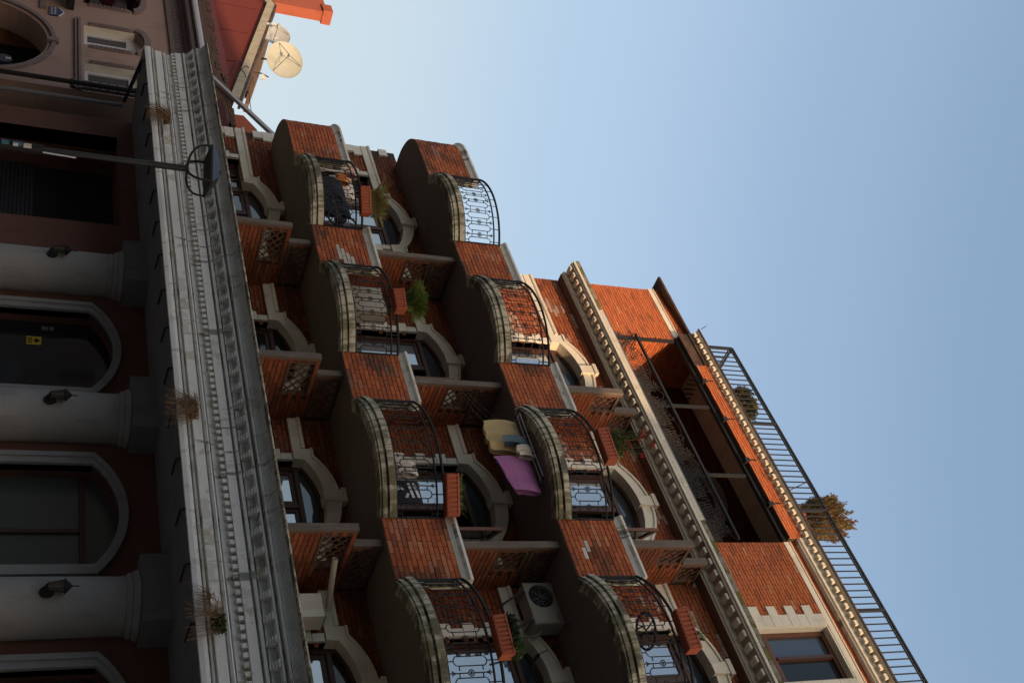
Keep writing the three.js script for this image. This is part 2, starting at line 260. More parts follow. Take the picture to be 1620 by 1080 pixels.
// quoins up the left corner of the lower wall
{ const q = grp('corner_quoins', B, [XL, 5.9, 0]); let y = 5.72, k = 0;
  while (y < YB - .2) { const l = k % 2 ? .25 : .37; if (Math.abs(y - 7.05) > .2 && Math.abs(y - 10.3) > .2) part('quoin_block', box(XL - .03, XL + l, y, y + .225, -.2, .055 + .004 * (k % 3)), M.pale, q); y += .235; k++; }
  const t = grp('corner_quoins', B, [XT, 11.3, 0]); y = 11.3; k = 0;
  while (y < 13.2) { const l = k % 2 ? .25 : .37; part('quoin_block', box(XT - .03, XT + l, y, y + .225, -.2, .055 + .004 * (k % 3)), M.pale, t); y += .235; k++; } }

// string courses between the window heads
{ const prof = (y) => [[.001, y], [.075, y], [.08, y + .16], [.10, y + .165], [.115, y + .19], [.115, y + .23], [.001, y + .23]];
  LV.forEach((l, k) => { const y = l.oy + 6.92, xs = [k === 2 ? XT - .02 : XL - .02]; WX.forEach((c, i) => { if (k === 2 && i === 0) return; xs.push(c - 1.171, c + 1.171); }); xs.push(XR);
    for (let i = 0; i < xs.length; i += 2) if (xs[i + 1] - xs[i] > .1) part('string_course', prismX(prof(y), xs[i], xs[i + 1]), M.cream, B); });
  part('string_course', [prismX([[0, 16.97], [.035, 16.97], [.035, 17.10], [.055, 17.105], [.055, 17.13], [0, 17.13]], XT - .02, -18.75)], M.cream, B);
  part('string_course', [prismX([[0, 16.97], [.035, 16.97], [.035, 17.10], [.055, 17.105], [.055, 17.13], [0, 17.13]], -12.425, XR)], M.cream, B); }

// arched windows and balcony doors
function makeWindow(w) {
  const { c, oy, k, i, ext } = w, G = grp(k ? 'balcony_door' : 'arched_window', B, [c, oy + w.yb, 0]);
  const inn = archPts(.9, 7.12, 7.38), out = archPts(.985, 7.29, 7.64), sh = ([x, y]) => [c + x, oy + y];
  const left = (a) => a; void left;
  const rim = [[1.17, 6.92], [1.17, 7.29], ...out, [-1.17, 7.29], [-1.17, 6.92], [-.92, 6.92], [-.9, 7.12], ...inn.slice().reverse().slice(1, -1), [.9, 7.12], [.92, 6.92]].map(sh);
  part('surround', slab(rim, -.26, .085), M.cream, G);
  const lip = [[1.17, 7.25], [1.17, 7.29], ...out, [-1.17, 7.29], [-1.17, 7.25], ...out.slice().reverse().map(([x, y]) => [x * .97, y - .042])].map(sh);
  part('surround_lip', slab(lip, .08, .118), M.cream, G);
  part('keystone', [slab([[-.105, 7.33], [.105, 7.33], [.125, 7.66], [-.125, 7.66]].map(sh), -.1, .15), slab([[-.155, 7.65], [.155, 7.65], [.155, 7.735], [-.155, 7.735]].map(sh), 0, .18)], M.cream, G);
  for (const s of [-1, 1]) { let y = 6.90, n = 0; const e = s < 0 ? ext : 0; const yl = Math.max(w.yb, 5.55); while (y - .2 > yl) { const l = n % 2 ? 1.17 : 1.07, z = .06 + .003 * (n % 2); part('quoin_block', box(c + s * (.92 + e), c + s * (l + e), oy + y - .2, oy + y, -.26, z), M.pale, G); y -= .212; n++; }
    part('reveal', box(c + s * (.925 + e), c + s * (.965 + e), oy + w.yb, oy + 6.919, -.27, .03), M.cream, G); }
  const zf = -.2, fr = [[.92, w.yb], [.92, 7.12], ...inn.slice(1, -1), [-.92, 7.12], [-.92, w.yb]].map(sh), t = .075, a2 = archPts(.83, 7.10, 7.31);
  part('frame', [slab(fr, zf - .03, zf + .045, [[[.83, w.yb + .08], [.83, 6.93], [-.83, 6.93], [-.83, w.yb + .08]].map(sh), [[.83, 7.03], [.83, 7.10], ...a2.slice(1, -1), [-.83, 7.10], [-.83, 7.03]].map(sh)]), box(c - .055, c + .055, oy + w.yb + .081, oy + 6.929, zf - .028, zf + .05), box(c - .83, c + .83, oy + 6.94, oy + 7.02, zf + .04, zf + .065)], M.wood, G);
  const sash = (x0, x1, gm) => { const y0 = oy + w.yb + .09, y1 = oy + 6.925; part('sash', slab([[x0, y0], [x1, y0], [x1, y1], [x0, y1]], zf - .035, zf + .02, [[[x0 + .065, y0 + .07], [x1 - .065, y0 + .07], [x1 - .065, y1 - .07], [x0 + .065, y1 - .07]]]), M.wood, G); part('pane', box(x0 + .066, x1 - .066, y0 + .071, y1 - .071, zf - .016, zf - .01), gm, G); };
  const gm = k ? M.glass : (i === 1 || i === 4 ? M.glassBlack : i === 0 ? M.glassDark : M.glass);
  sash(c - .825, c - .06, gm);
  if (ext) { part('side_frame', slab([[c - .92 - ext, oy + w.yb], [c - .921, oy + w.yb], [c - .921, oy + 6.92], [c - .92 - ext, oy + 6.92]], zf - .03, zf + .045, [[[c - .86 - ext, oy + w.yb + .08], [c - .98, oy + w.yb + .08], [c - .98, oy + 6.86], [c - .86 - ext, oy + 6.86]]]), M.wood, G); const hw = ext / 2; for (const x of [c - .92 - ext, c - .92 - hw + .0]) { sash(x + .061, x + hw - .061, M.glassDark); } part('lintel_reveal', box(c - .92 - ext, c - .922, oy + 6.925, oy + 6.96, -.26, .03), M.cream, G); }
  if (w.open) { // the right leaf stands open over the balcony, hinged on the right jamb
    const sg = [], y0 = oy + w.yb + .09, y1 = oy + 7.08, hx = c + .82, hz = -.12, ang = -1.13 - Math.PI, ca = Math.cos(w.open), sa = Math.sin(w.open);
    const put = (g) => { g.applyMatrix4(new THREE.Matrix4().makeBasis(V(ca, 0, sa), V(0, 1, 0), V(-sa, 0, ca)).setPosition(hx, 0, hz)); return g; };
    part('open_sash', put(slab([[0, y0], [.84, y0], [.84, y1], [0, y1]], -.03, .03, [[[.08, y0 + .08], [.76, y0 + .08], [.76, y1 - .085], [.08, y1 - .085]]])), M.woodRed, G);
    part('pane', put(box(.081, .759, y0 + .081, y1 - .086, -.004, .004)), M.glassDark, G); void ang;
  } else sash(c + .06, c + .825, gm);
  part('pane', slab(a2.concat([[-.829, 7.031], [.829, 7.031]]).map(sh), zf - .012, zf - .006), k === 0 && i !== 2 && i !== 0 ? M.glassBlack : M.glassDark, G);
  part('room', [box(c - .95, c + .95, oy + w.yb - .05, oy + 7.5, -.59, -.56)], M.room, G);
  if (k === 0 && (i === 0 || i === 2)) { const cur = []; for (let q = 0; q < 7; q++) cur.push(box(c - .62 + q * .05, c - .585 + q * .05, oy + 5.4, oy + 6.86, -.225 - .004 * (q % 2), -.218 - .004 * (q % 2))); part('curtain', cur, M.curtain, G); }
}
for (const w of wins) { if (w.k > 0 && (w.i === 1 || w.i === 2)) w.open = 1.15; if (w.i < 4) makeWindow(w); }

// balconies: slab, edge stones, iron rail; brick parapets between the bays
const BX = [[-22.4, -19.88], [-18.55, -15.9], [-14.6, -11.87], [-10.57, -7.9]], ZW = 1.36;
function bulge(x0, x1, n = 28) { const h = (x1 - x0) / 2, s = .52, r = (h * h + s * s) / (2 * s), cx = (x0 + x1) / 2, cz = ZW + s - r, a = Math.asin(h / r); return Array.from({ length: n + 1 }, (_, i) => { const t = -a + 2 * a * i / n; return { x: cx + r * Math.sin(t), z: cz + r * Math.cos(t), nx: Math.sin(t), nz: Math.cos(t), s: r * (t + a), L: 2 * a * r }; }); }
const roundedWing = (s) => { // plan of the parapet that turns the left corner of the building
  const pts = roundedWing.p; let k = 1; while (k < pts.length - 1 && s > pts[k].s) k++; const a = pts[k - 1], b = pts[k], t = (s - a.s) / (b.s - a.s), dx = b.x - a.x, dz = b.z - a.z, l = Math.hypot(dx, dz);
  return { x: a.x + dx * t, z: a.z + dz * t, nx: -dz / l, nz: dx / l };
};
{ const p = [[-24.72, -.05], [-24.72, .28], ...arc(-23.68, .30, 1.04, 1.06, Math.PI, Math.PI / 2, 14), [-22.4, ZW]].map(([x, z]) => ({ x, z })); let s = 0; p.forEach((q, i) => { if (i) s += Math.hypot(q.x - p[i - 1].x, q.z - p[i - 1].z); q.s = s; }); roundedWing.p = p; roundedWing.L = s; }
function panelGeo(p) { // one repeat of the wrought iron pattern, 0.71 m tall, drawn in x, y
  const r = .0098, H = .71, g = [], L = (pts, n = 6) => g.push(tube(pts.map(([x, y]) => [x, y, 0]), r, n, 4));
  L([[0, 0], [0, H / 2 - .048]]); L([[0, H / 2 + .048], [0, H]]);
  const ring = arc(0, H / 2, .047, .047, 0, Math.PI * 2, 12).slice(0, -1); g.push(tube(ring.map(([x, y]) => [x, y, 0]), .008, 16, 4, true));
  for (let k = 0; k < 6; k++) { const a = k * Math.PI / 3; g.push(new THREE.SphereGeometry(.013, 5, 4).scale(1.6, .7, .5).rotateZ(a).translate(.022 * Math.cos(a), H / 2 + .022 * Math.sin(a), 0)); }
  for (const [y, d] of [[.015, 1], [H - .015, -1]]) for (const s of [-1, 1]) L([[0, y + d * .1], [s * .012, y + d * .062], [s * .036, y + d * .035]], 4);
  const hw = p * .255, cx = p / 2, y0 = .09, y1 = H - .09, loop = [...arc(cx, y1 - hw, hw, hw, 0, Math.PI, 8), ...arc(cx, y0 + hw, hw, hw, Math.PI, Math.PI * 2, 8)];
  g.push(tube(loop.map(([x, y]) => [x, y, 0]), r, 40, 4, true)); L([[cx, 0], [cx, y0]]); L([[cx, y1], [cx, H + .12]]);
  for (const y of [.17, H - .17]) { L([[cx + hw, y], [p, y]]); L([[0, y], [cx - hw, y]]); }
  return g;
}
const copeProf = (y) => [[-.16, y], [.02, y], [.035, y + .03], [.02, y + .035], [.03, y + .045], [.05, y + .075], [.04, y + .08], [.055, y + .09], [.09, y + .125], [.09, y + .17], [.075, y + .18], [-.16, y + .18]];
const wingTone = [.62, .95];
function parapet(Y, x0, x1, i, lvl) {
  const G = grp('parapet', B, [(x0 + x1) / 2, Y, ZW]);
  part('parapet_core', box(x0 + .01, x1 - .01, Y + .001, Y + 1.12, ZW - .15, ZW - .004), M.mortar, G);
  const [p, L] = line(x0, ZW, x1, ZW); brickRun(G, p, L, Y + .005, Y + 1.12, CO, { seed: 20 + i + lvl * 7, dirt: .7, salt: .1, rank: 3, tone: 1.25, patch: [[-18.95, YA + .55, .17], [-18.72, YA + .7, .13], [-11.2, YB + .35, .1]] });
  part('coping', sweep([{ x: x0 - .03, z: ZW, nx: 0, nz: 1 }, { x: x1 + .03, z: ZW, nx: 0, nz: 1 }], copeProf(Y + 1.12)), M.cope, G);
  for (const [a, b] of [[x0 - .012, x0 + .009], [x1 - .009, x1 + .028]]) part('end_pilaster', box(a, b, Y + .24, Y + 1.119, ZW - .17, ZW + .018), M.edge, G);
}
function makeBalcony(Y, i, lvl) {
  const [x0, x1] = BX[i], arcP = bulge(x0, x1), G = grp('balcony', B, [(x0 + x1) / 2, Y, ZW]);
  const xs = i === 0 ? null : (BX[i - 1][1] + x0) / 2, xe = i < 3 ? (x1 + BX[i + 1][0]) / 2 : x1 + .7;
  const plan = [...(i === 0 ? roundedWing.p.map((q) => [q.x, q.z]) : [[xs + .001, .002], [xs + .001, ZW], [x0, ZW]]), ...arcP.slice(1, -1).map((q) => [q.x, q.z]), [x1, ZW], [xe - .001, ZW], [xe - .001, .002]];
  if (i === 0) plan[0] = [-24.72, .002];
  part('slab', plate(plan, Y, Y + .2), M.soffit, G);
  const prof = [[-.2, Y - .0], [.0, Y - .02], [.018, Y - .005], [.012, Y + .02], [.045, Y + .03], [.05, Y + .105], [.015, Y + .115], [.015, Y + .125], [.085, Y + .135], [.09, Y + .245], [.075, Y + .255], [-.2, Y + .255]];
  const cut = [0, 5, 11, 17, 23, 28];
  for (let k = 0; k < 5; k++) { const seg = arcP.slice(cut[k], cut[k + 1] + 1).map((q) => ({ ...q })); if (k < 4) { const e = seg[seg.length - 1], d = arcP[cut[k + 1] - 1]; e.x += (d.x - e.x) * .09; e.z += (d.z - e.z) * .09; } part('edge_stone', sweep(seg, prof), M.edge, G); }
  const rp = arcP.map((q) => [q.x + q.nx * .03, q.z + q.nz * .03]), rail = (y, r) => tube(rp.map(([x, z]) => [x, y, z]), r, 40, 6);
  part('top_rail', rail(Y + 1.12, .027), M.iron, G); part('mid_rail', rail(Y + .985, .019), M.iron, G); part('bottom_rail', rail(Y + .275, .016), M.iron, G);
  const L = arcP[0].L, n = 10, p = L / n;
  if (!makeBalcony.geo) makeBalcony.geo = mergeGeometries(panelGeo(.288).map((g) => fin(g, .8)));
  for (let k = 0; k < n; k++) { const s = (k + .25) * p, q = arcP.reduce((a, b) => (Math.abs(b.s - s) < Math.abs(a.s - s) ? b : a)), m = new THREE.Mesh(makeBalcony.geo, M.iron), w = org(G); m.name = 'scroll_panel'; m.castShadow = m.receiveShadow = true; m.position.set(q.x + q.nx * .03 - w.x, Y + .275 - w.y, q.z + q.nz * .03 - w.z); m.rotation.y = Math.atan2(q.nx, q.nz); G.add(m); }
  for (const k of [0, arcP.length - 1]) part('rail_post', box(rp[k][0] - .014, rp[k][0] + .014, Y + .25, Y + 1.12, rp[k][1] - .014, rp[k][1] + .014), M.iron, G);
}
for (const [lvl, Y] of [[0, YA], [1, YB]]) {
  for (let i = 0; i < 4; i++) makeBalcony(Y, i, lvl);
  for (let i = 0; i < 3; i++) parapet(Y, BX[i][1], BX[i + 1][0], i, lvl);
  parapet(Y, BX[3][1], -6.6, 3, lvl);
  const G = grp('parapet', B, [-23.6, Y, .6]), path = []; for (let k = 0; k <= 26; k++) path.push(roundedWing(roundedWing.L * k / 26 * .9999));
  part('parapet_core', sweep(path, [[-.15, Y + .001], [-.004, Y + .001], [-.004, Y + 1.12], [-.15, Y + 1.12]]), M.mortar, G, { crease: .6 });
  brickRun(G, roundedWing, roundedWing.L, Y + .005, Y + 1.12, CO, { seed: 40 + lvl, len: .18, dirt: .6, salt: .15, rank: 2, tone: 1.25 });
  part('coping', sweep(path, copeProf(Y + 1.12)), M.cope, G); part('end_pilaster', box(-22.409, -22.372, Y + .24, Y + 1.119, ZW - .17, ZW + .018), M.edge, G);
}

// partition walls with wooden lattices between the bays
function lattice(G, X, z0, z1, y0, y1) {
  const t = .036, x0 = X - .1, x1 = X + .004;
  part('lattice_frame', [box(x0, x1, y0, y0 + t, z0, z1), box(x0, x1, y1 - t, y1, z0, z1), box(x0 + .001, x1 - .001, y0 + t, y1 - t, z0, z0 + t), box(x0 + .001, x1 - .001, y0 + t, y1 - t, z1 - t, z1)], M.lattice, G);
  const a0 = z0 + t, a1 = z1 - t, b0 = y0 + t, b1 = y1 - t, st = .18;
  for (const s of [1, -1]) for (let k = -12; k < 24; k++) { // slats at 45 degrees, cut to the frame
    const c = (s > 0 ? b0 - a1 : b0 + a0) + k * st, f = (z) => s * z + c; let zs = [a0, a1]; const zb = (b0 - c) / s, zt = (b1 - c) / s; zs = [Math.max(a0, Math.min(zb, zt)), Math.min(a1, Math.max(zb, zt))];
    if (zs[1] - zs[0] < .05) continue; const x = X - .045 + s * .013;
    part('lattice_slat', bar([x, f(zs[0]), zs[0]], [x, f(zs[1]), zs[1]],   .018, .028), M.lattice, G); }
}
function partition(X, Y0, segs, seed) {
  const G = grp('partition_wall', B, [X, Y0, .6]); let zin = .012;
  for (const s of segs) {
    const [yb, yt, zf, lat] = s, core = [];
    if (lat) { const [z0, z1, y0, y1] = lat; core.push(box(X - .15, X - .004, yb, y0, zin, zf), box(X - .15, X - .004, y0, y1, zin, z0), box(X - .15, X - .004, y0, y1, z1, zf), box(X - .15, X - .004, y1, yt, zin, zf)); lattice(G, X, z0, z1, y0, y1); } else core.push(box(X - .15, X - .004, yb, yt, zin, zf));
    part('partition_core', core.filter((g) => g.parameters.height > .01 && g.parameters.depth > .01), M.mortar, G);
    const [p, L] = line(X, zf, X, .02); brickRun(G, p, L, yb, yt, CO, { seed: seed + Math.round(yb * 3), dirt: .45, salt: .05, rank: 2, tone: .78, skip: (x, y, z) => lat && z > lat[0] - .03 && z < lat[1] + .03 && y > lat[2] - .004 && y < lat[3] + .004 });
    part('post', box(X - .11, X + .022, yb, yt, zf + .001, zf + .05), M.weather, G);
    part('post_edge', box(X - .005, X + .02, yb, yt - .002, zf - .055, zf), M.lattice, G);
  }
}
PX.forEach((X, i) => {
  partition(X, 5.7, [[5.7, 7.235, 1.6, [.65, 1.5, 6.66, 7.18]], [7.236, 7.745, 1.2, [.1, 1.12, 7.26, 7.72]]], 60 + i);
  partition(X, 7.96, [[7.96, 10.46, 1.15, [.5, 1.06, 9.88, 10.43]], [10.461, 10.99, 1.149, [.1, 1.05, 10.5, 10.96]]], 70 + i);
  if (i) partition(X, 11.21, [[11.21, 13.74, 1.18, [.65, 1.12, 13.12, 13.7]], [13.741, 14.29, .66, [.12, .6, 13.77, 14.26]]], 80 + i);
});

// upper cornice of the brick storeys
{ const G = grp('cornice', B, [XT, 14.4, 0]), x0 = XT + .02, x1 = XR;
  part('cornice_bed', [prismX([[0, 14.39], [.25, 14.39], [.252, 14.415], [.31, 14.415], [.315, 14.44], [.31, 14.53], [0, 14.53]], x0, x1), prismX([[0, 14.531], [.60, 14.531], [.605, 14.56], [.66, 14.56], [.67, 14.60], [.66, 14.62], [0, 14.62]], x0, x1)], M.cream, G);
  part('soffit_board', box(x0, x1, 14.384, 14.3895, .002, .248), mat([.17, .095, .07], { map: T.plaster }), G); part('soffit_board', box(x0, x1, 14.5255, 14.5305, .318, .597), mat([.42, .34, .26], { map: T.plaster }), G);  // thin added boards: soffit shade is put into their brown colours
  const fas = (a, b, m, n) => { let x = a, k = 0; while (x < b - .05) { const e = Math.min(b, x + n + (k % 3) * .07); part('cornice_slab', prismX([[.0, 14.621], [.665 + .004 * (k % 2), 14.621], [.69, 14.70 + .004 * (k % 2)], [.66, 14.72], [0, 14.94]], x, e - .006), m, G); x = e; k++; } };
  fas(x0, -18.75, M.moss, .9); fas(-18.75, -12.45, M.cream, .62); fas(-12.45, x1, M.moss, .9);
  for (let x = x0 + .06; x < -6.6; x += .27) part('modillion', prismX([[.375, 14.465], [.55, 14.465], [.565, 14.475], [.565, 14.525], [.375, 14.525]], x, x + .125), M.cream, G);
  part('edge_strip', box(-18.72, -12.45, 14.725, 14.75, .655, .667), M.steel, G);
}
// loggia of the top storey
{ const G = grp('loggia', B, [-15.5, 15, -.8]), x0 = -18.7, x1 = -12.43;
  part('floor', box(x0 - .1, x1 + .1, 14.86, 15.0, -1.7, -.01), M.concrete, G);
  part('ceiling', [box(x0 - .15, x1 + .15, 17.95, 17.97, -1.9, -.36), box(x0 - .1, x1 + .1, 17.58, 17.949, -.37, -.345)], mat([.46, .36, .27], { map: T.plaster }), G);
  part('back_wall', slab([[x0 - .1, 14.9], [x1 + .1, 14.9], [x1 + .1, 18], [x0 - .1, 18]], -1.8, -1.594, [hole(-15.2, 9.85, 5.3).map(([x, y]) => [x, Math.max(y, 15.05)])]), M.mortar, G);
  part('side_wall', box(x0 - .16, x0 - .013, 14.9, 17.95, -1.7, -.345), M.mortar, G);
  part('side_wall', box(x1 + .006, x1 + .15, 14.9, 17.95, -1.7, -.345), M.mortar, G);
  const dim = mat([.26, .20, .16], { map: T.plaster }), sh = ([x, y]) => [-15.2 + x, y + 9.85], inn = archPts(.9, 7.12, 7.4), out = archPts(1.15, 7.12, 7.7);  // dim: cream trim darkened in colour to stand for the loggia shade
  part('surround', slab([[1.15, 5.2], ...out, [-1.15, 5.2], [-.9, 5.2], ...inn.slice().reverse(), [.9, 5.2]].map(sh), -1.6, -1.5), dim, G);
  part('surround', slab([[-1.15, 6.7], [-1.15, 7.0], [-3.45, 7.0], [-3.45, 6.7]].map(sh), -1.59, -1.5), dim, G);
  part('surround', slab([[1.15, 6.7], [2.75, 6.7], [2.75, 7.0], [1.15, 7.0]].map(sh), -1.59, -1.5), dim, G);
  part('door', box(-18.2, -17.0, 15.02, 16.54, -1.62, -1.575), M.dark, G); part('pane', box(-16.05, -14.35, 15.1, 17.2, -1.7, -1.68), M.glassDark, G);
  part('beam', box(x0 + .02, x1 - .005, 16.965, 17.054, -.04, .06), M.iron, G);
  for (const x of [-17.1, -15.85, -14.6, -13.35]) part('bracket', [box(x - .05, x + .05, 17.0, 17.11, .061, .19), box(x - .015, x + .015, 17.06, 17.3, .151, .175)], M.iron, G);
  for (const x of [-18.62, -16.37, -14.27]) part('post', box(x - .03, x + .03, 15.0, 16.93, -.03, .03), M.iron, G);
  const rail = [box(x0 + .02, x1 - .01, 15.80, 15.85, .07, .13), box(x0 + .02, x1 - .01, 15.06, 15.09, .085, .115)];
  part('hand_rail', rail[0], M.iron, G); part('bottom_rail', rail[1], M.iron, G);
  const n = 6, w = (x1 - x0) / n, geo = [], t = (pts, r = .009, k = 10) => geo.push(tube(pts.map(([x, y]) => [x, y, 0]), r, k, 4));
  const spiral = (cx, cy, r, a0, turns, d) => Array.from({ length: 13 }, (_, i) => { const q = i / 12, a = a0 + d * turns * 2 * Math.PI * q, e = r * (1 - .8 * q); return [cx + e * Math.cos(a), cy + e * Math.sin(a)]; });
  for (let k = 0; k < 6; k++) { const a = .09 * k; t([[a * 1.6, .03], [a * 1.6 * .4, .03 + .28 + a * .3]].map(([x, y]) => [Math.max(.01, x), y]), .006, 1); t([[.02 + a, .34 - a * .2], [.06 + a * 1.2, .03]], .006, 1); t([[.05 + a, .03 + a * .3], [.0 + a * .4, .2 + a]], .006, 1); }
  for (const s of [1]) { t([[0, .04], [.22, .28], [.5, .52], [w, .66]], .01, 14); t([[0, .68], [.28, .5], [.55, .26], [w, .05]], .01, 14); t([[.2, .68], [.42, .5], [.62, .38], [.88, .42]], .008, 10); void s; }
  for (const [cx, cy, r, a, d] of [[.3, .55, .09, 0, 1], [.55, .42, .08, 2, -1], [.75, .58, .1, 3, 1], [.42, .2, .09, 1, 1], [.72, .2, .1, 4, -1], [.9, .34, .07, 2, 1], [.14, .38, .07, 0, -1]]) t(spiral(cx, cy, r, a, 1.1, d), .008, 16);
  for (let k = 0; k < 12; k++) { t([[.04 + k * .08, .03], [.26 + k * .07, .5]], .0065, 1); t([[.36 + k * .06, .03], [.08 + k * .075, .5]], .0065, 1); }
  for (const [x, y] of [[.3, .58], [.36, .6], [.43, .57], [.75, .62], [.62, .4], [.55, .48], [.9, .3], [.2, .42]]) geo.push(new THREE.SphereGeometry(.02, 5, 4).translate(x, y, 0));
  const pg = mergeGeometries(geo.map((g) => fin(g, .8)));
  for (let k = 0; k < n; k++) { const m = new THREE.Mesh(pg, M.iron), o = org(G); m.name = 'scroll_panel'; m.castShadow = m.receiveShadow = true; m.position.set((k % 2 ? x0 + (k + 1) * w : x0 + k * w) - o.x, 15.09 - o.y, .1 - o.z); if (k % 2) m.scale.x = -1; G.add(m); }
}
// roof cornice, metal eave and roof railing
{ const G = grp('roof_cornice', B, [-15, 17.3, 0]), x0 = -18.75, x1 = XR;
  part('lintel', box(-18.74, -12.432, 17.056, 17.4, -.1, .148), M.mortar, G);
  part('metal_panel', [box(-18.76, -17.64, 17.03, 17.30, .15, .165), box(-18.761, -17.641, 17.302, 17.47, .15, .20)], M.rust, G);
  part('fascia', prismX([[0, 17.40], [.165, 17.40], [.175, 17.42], [.168, 17.50], [0, 17.50]], x0, -12.43), M.cream, G);
  part('fascia', prismX([[0, 17.27], [.10, 17.27], [.165, 17.31], [.175, 17.42], [.168, 17.50], [0, 17.50]], -12.428, x1), M.cream, G);
  part('soffit_board', box(-12.42, x1, 17.262, 17.2695, -.001, .13), M.cope, G);
  part('corona', prismX([[0, 17.501], [.315, 17.501], [.33, 17.52], [.335, 17.545], [0, 17.60]], x0, x1), M.cream, G);
  part('gutter', prismX([[.336, 17.52], [.35, 17.52], [.355, 17.565], [.336, 17.565]], x0 - .03, x1), M.rust, G);
  for (let x = x0 + .04; x < -6.4; x += .2) part('dentil_block', box(x, x + .11, 17.405, 17.5005, .169, .275), M.cream, G);
  const e = new THREE.BoxGeometry(2.05, .06, 1.4, 1, 1, 1); remap(e, (x, y, z) => [-19.8 + x, 17.30 + y + (x > 0 ? .12 : -.02), z > 0 ? (x > 0 ? .14 : .30) : -.9]); part('eave', e, M.rust, G);
}
part('side_ledge', [box(-21.75, -20.7, 14.05, 14.2, -2.2, -1.6), box(-21.6, -20.701, 13.9, 14.049, -2.15, -1.62)], M.concrete, B);
{ const G = grp('roof_railing', B, [-15, 17.55, .3]), x0 = -18.2, x1 = XR, zr = .3;
  part('top_rail', [box(x0, x1, 18.27, 18.31, zr - .02, zr + .02), box(x0 - .02, x0 + .02, 18.27, 18.31, -1.6, zr - .021)], M.iron, G);
  part('mid_rail', [box(x0, x1, 18.205, 18.232, zr - .013, zr + .013), box(x0 - .013, x0 + .013, 18.205, 18.232, -1.6, zr - .014)], M.iron, G);
  let k = 0; for (let x = x0 + .02; x < -6.4; x += .16) { const th = k % 16 === 0 ? .03 : .0105; part(k % 16 === 0 ? 'rail_post' : 'baluster', box(x - th, x + th, 17.55, 18.27, zr - th, zr + th), M.iron, G); k++; }
  for (let z = .14; z > -1.6; z -= .16) part('baluster', box(x0 - .0105, x0 + .0105, 17.6, 18.27, z - .0105, z + .0105), M.iron, G);
}
// white entablature above the arcade
{ const G = grp('entablature', B, [XL, 4.5, 1.7]), x0 = -25.5, x1 = XR, P = (pr, n = 'moulding') => part(n, prismX(pr, x0, x1), M.white, G);
  P([[.2, 4.565], [1.76, 4.565], [1.76, 4.53], [1.85, 4.53], [1.86, 4.60], [1.85, 4.655], [1.72, 4.66], [.2, 4.66]], 'fascia');
  P([[.3, 4.661], [1.70, 4.661], [1.70, 4.688], [1.82, 4.69], [1.83, 4.712], [1.80, 4.722], [1.68, 4.724], [.3, 4.724]]);
  P([[.3, 4.725], [1.66, 4.725], [1.66, 4.768], [1.775, 4.775], [1.77, 4.92], [1.66, 4.925], [.3, 4.925]], 'fascia');
  P([[.3, 4.926], [1.64, 4.926], [1.64, 4.95], [1.745, 4.953], [1.765, 4.985], [1.745, 5.008], [1.64, 5.01], [.3, 5.01]]);
  P([[.3, 5.011], [1.62, 5.011], [1.62, 5.035], [1.71, 5.04], [1.71, 5.215], [.3, 5.215]], 'frieze');
  P([[.3, 5.216], [1.80, 5.216], [1.805, 5.352], [1.70, 5.355], [.3, 5.355]], 'fascia');
  P([[.3, 5.356], [1.69, 5.356], [1.69, 5.388], [1.825, 5.391], [1.84, 5.43], [1.815, 5.442], [1.70, 5.444], [.3, 5.444]]);
  P([[.3, 5.445], [1.69, 5.445], [1.69, 5.47], [1.80, 5.474], [1.80, 5.59], [.3, 5.59]], 'modillion_band');
  P([[.3, 5.591], [1.965, 5.591], [1.975, 5.612], [1.955, 5.622], [1.84, 5.624], [1.84, 5.664], [2.005, 5.668], [2.02, 5.69], [2.0, 5.705], [1.88, 5.708], [.3, 5.71]], 'corona');
  const cy = [[.3, 5.711]]; for (let k = 0; k <= 10; k++) { const t = k / 10, z = 2.0 + .17 * t * t, y = 5.711 + .15 * t; cy.push([z - .022, y]); if (k < 10) cy.push([z + .016, y + .003], [z + .016, y + .011]); } cy.push([.3, 5.861]); P(cy, 'cymatium');
  part('coping', prismX([[.0, 5.862], [2.2, 5.862], [2.225, 5.88], [2.22, 5.905], [0, 5.97]], x0, x1), M.edge, G);
  const d = []; for (let x = x0 + .03; x < -6; x += .15) d.push(box(x, x + .075, 5.135, 5.2155, 1.711, 1.785)); part('dentil', d, M.white, G, { kind: 'stuff' });
  for (let x = x0 + .05; x < -6; x += .385) { const g = []; for (let q = 0; q < 4; q++) g.push(prismX([[1.801, 5.452 + q * .034], [1.85 + q * .034, 5.452 + q * .034], [1.865 + q * .034, 5.482 + q * .034], [1.801, 5.485 + q * .034]], x + .03 - q * .007, x + .11 + q * .007)); part('modillion', g, M.white, G); }
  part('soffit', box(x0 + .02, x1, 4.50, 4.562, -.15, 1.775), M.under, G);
  for (let x = -24.9, k = 0; x < -6; x += 1.02, k++) part('bracket', [bar([x, 4.60, 1.80], [x, 4.46, 1.80], .022, .022), bar([x, 4.465, 1.79], [x + .10, 4.43, 1.52], .035, .03)], M.iron, G);
}
